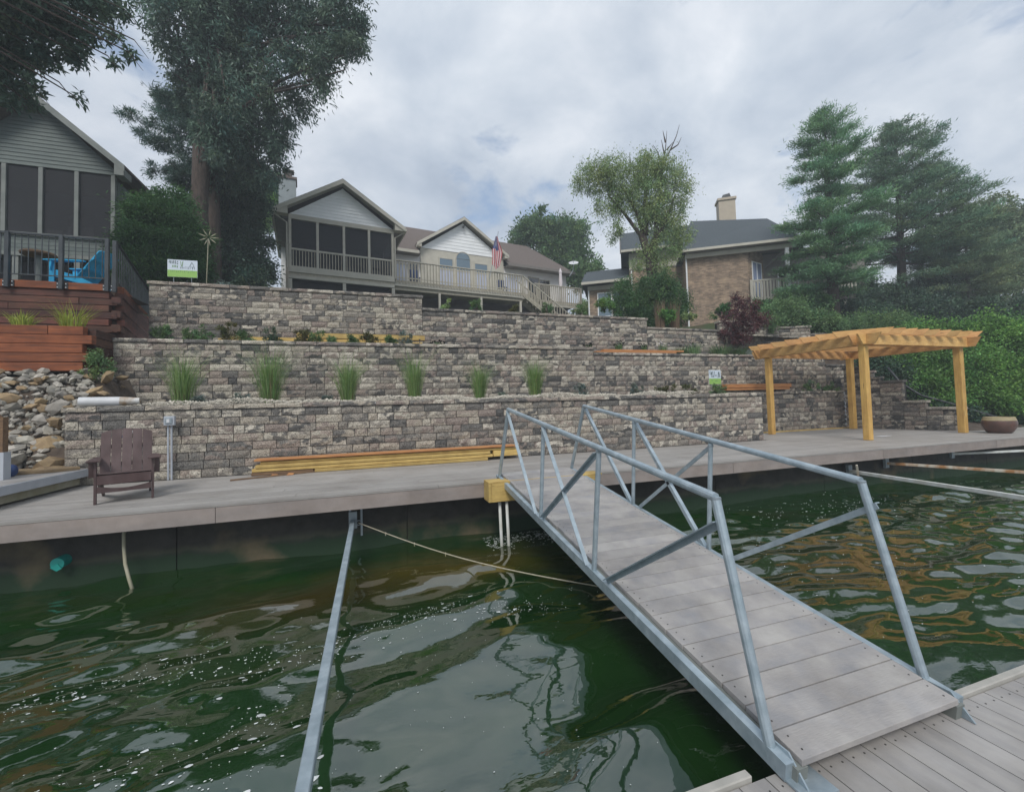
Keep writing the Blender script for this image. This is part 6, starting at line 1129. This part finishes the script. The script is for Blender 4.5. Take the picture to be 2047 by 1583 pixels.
# multi stemmed tree in front of the brick house
wb = Vector((12.62,16.71,6.05)); LB = [(10.11,17.31,11.65,0.8), (9.55,17.51,11.43,0.47), (10.89,17.05,11.86,0.85), (11.56,16.85,11.25,0.94), (12.46,16.53,11.93,0.85), (13.35,16.24,11.79,0.8), (13.67,16.17,10.84,0.75), (12.55,16.55,10.63,0.99), (11.32,16.97,10.32,0.71), (13.66,16.22,9.9,0.56), (10.42,17.27,10.23,0.52), (13.21,16.39,9.32,0.85), (12.32,16.67,9.58,0.56), (13.98,16.16,8.83,0.52), (12.52,16.66,8.17,0.61), (12.95,16.55,7.45,0.52), (11.95,16.87,7.6,0.38), (10.97,17.13,9.15,0.33), (12.36,16.54,12.52,0.42), (13.52,16.33,8.14,0.52), (10.3,17.34,9.41,0.24), (10.74,17.23,8.69,0.19)]
t6 = thing('locust_tree', 'loose olive green tree with several dark stems in front of the brick house', 'tree', tuple(wb)); mb = MB()
for path in [[(1306,590), (1300,530), (1290,480), (1270,420), (1240,370)], [(1308,590), (1308,520), (1312,450), (1320,380), (1325,330)], [(1304,590), (1296,520), (1280,470), (1250,430), (1215,390)], [(1300,500), (1330,440), (1350,390)], [(1290,470), (1290,400), (1292,340)]]:
    a, b, c = [Vector(p) for p in [(-16.37,25.65,20.77), (29.39,10.66,19.43), (-16.91,27.33,-16.43)]]; P_ = [a+(b-a)*x/2047+(c-a)*y/1583 for x, y in path]; mb.tube(P_, [.17*(1-.8*i/(len(P_)-1)) for i in range(len(P_))], 7)
mb.build('trunk', BARK, t6, smooth=True)
a, b, c = [Vector(p) for p in [(-16.37,25.65,20.77), (29.39,10.66,19.43), (-16.91,27.33,-16.43)]]; mb = MB()
for path in [[(1322,340), (1330,300), (1333,262)], [(1325,330), (1340,300), (1352,272), (1358,250)], [(1322,335), (1315,305), (1305,290)], [(1333,300), (1345,285)], [(1328,310), (1322,280)], [(1340,300), (1355,290), (1362,275)], [(1330,285), (1325,262)], [(1258,350), (1260,325), (1258,305)]]: P_ = [a+(b-a)*x/2047+(c-a)*y/1583 for x, y in path]; mb.tube(P_, [.04*(1-.8*i/(len(P_)-1)) for i in range(len(P_))], 5)
mb.build('bare_branches', BARK, t6, kind='stuff'); crown('crown', LF_LIGHT, t6, LB, 42000, L_=.13, Wd=.035, clump=.34, droop=.9, out=.3, var=.25, nclump=700)
# pines at the right
conifer('white_pine', 'tall white pine with layered blue green boughs and a bare stretch of trunk', (20.7,14.12,4.64), 10.2, 2.55, LF_PINE2, 62000, z0=.13, nb=64, lean=(.25, .1), tr=.26, L_=.2, Wd=.03, prof=lambda f: (.78 if f < .26 else 1.15 if f < .45 else 1.0)*(1-f)**.55*(.55 if .48 < f < .62 else 1), clump=.36, sparse=.9)
conifer('dark_spruce', 'broad dark conifer right of the white pine', (28.53,15.69,6.38), 10.2, 4.5, LF_HEM, 64000, z0=.2, nb=75, lean=(.3, 0), tr=.24, L_=.2, Wd=.04, prof=lambda f: (1-f)**.62*(.6 if f < .12 else 1), droop=-.02, clump=.34, sparse=.75)
conifer('dark_spruce', 'second dark conifer leaning into the first, with thin twigs at its right side', (31.44,15.28,5.85), 8.6, 3.8, LF_HEM, 42000, z0=.15, nb=60, lean=(.4, 0), tr=.2, L_=.2, Wd=.03, prof=lambda f: (1-f)**.7, clump=.33, sparse=.65)
conifer('grey_conifer', 'thin greyish conifer with a pale visible trunk at the far right', (31.47,14.23,5.48), 6.4, 3.0, LF_GREY, 36000, z0=.1, nb=50, tr=.11, bark=BARKG, L_=.18, Wd=.03, prof=lambda f: (1-f)**.7, clump=.35, sparse=.6)
blobs_bush('pale_tree', 'pale grey green tree at the right edge of the photo', [(37.6,15.64,11.97,1.46), (36.53,16.03,11.05,1.27), (37.73,15.63,11.02,1.59), (38.95,15.21,11.61,1.27), (38.06,14.55,9.07,1.84), (35.72,15.34,8.52,1.53), (35.73,14.36,6.72,1.76), (36.85,15.87,12.31,0.76), (40.45,14.74,10.94,1.91), (33.49,15.1,6.5,1.18)], LF_GREY, 60000, cat='tree', L_=.2, Wd=.08, clump=.4)
blobs_bush('bank_tree', 'dim green undergrowth behind the bank below the conifers', [(25.16,15.74,6.49,0.97), (26.69,15.26,5.91,1.08), (27,14.12,5.39,1.04), (27.18,13.04,4.66,0.89), (27.22,11.98,4.44,0.94), (23.56,15.26,5.23,0.78), (29.01,11.39,4.39,0.94), (30.01,15.18,6.9,0.85), (22.75,13.44,4.57,0.71)], LF_DARK, 50000, cat='thicket', L_=.16, Wd=.07, clump=.35)
blobs_bush('bank_tree', 'low green growth between the maple and the pine trunk on the bank', [(16.63,14.38,5.1,0.4), (18.41,14.83,5.64,0.33), (19.41,14.5,5.61,0.47), (20.08,14.29,5.48,0.38)], LF_SHRUB, 12000, cat='thicket', L_=.12, Wd=.05, clump=.25)

# ================================================================== VEIL (air volume added to imitate the bluish lens flare)
hz = MB().box((-128, -108, -3.4), (148, 158, 24)).build('veil_haze', JOINT); hz['kind'] = 'stuff'; hz.data.materials.clear()
hm = bpy.data.materials.new('thin_veil_haze'); hm.use_nodes = True; hn = hm.node_tree.nodes; hn.remove(hn['Principled BSDF']); pv = hn.new('ShaderNodeVolumePrincipled')
pv.inputs['Color'].default_value = (.80, .88, .95, 1); pv.inputs['Density'].default_value = 0.0036; hm.node_tree.links.new(pv.outputs[0], hn['Material Output'].inputs['Volume']); hz.data.materials.append(hm)
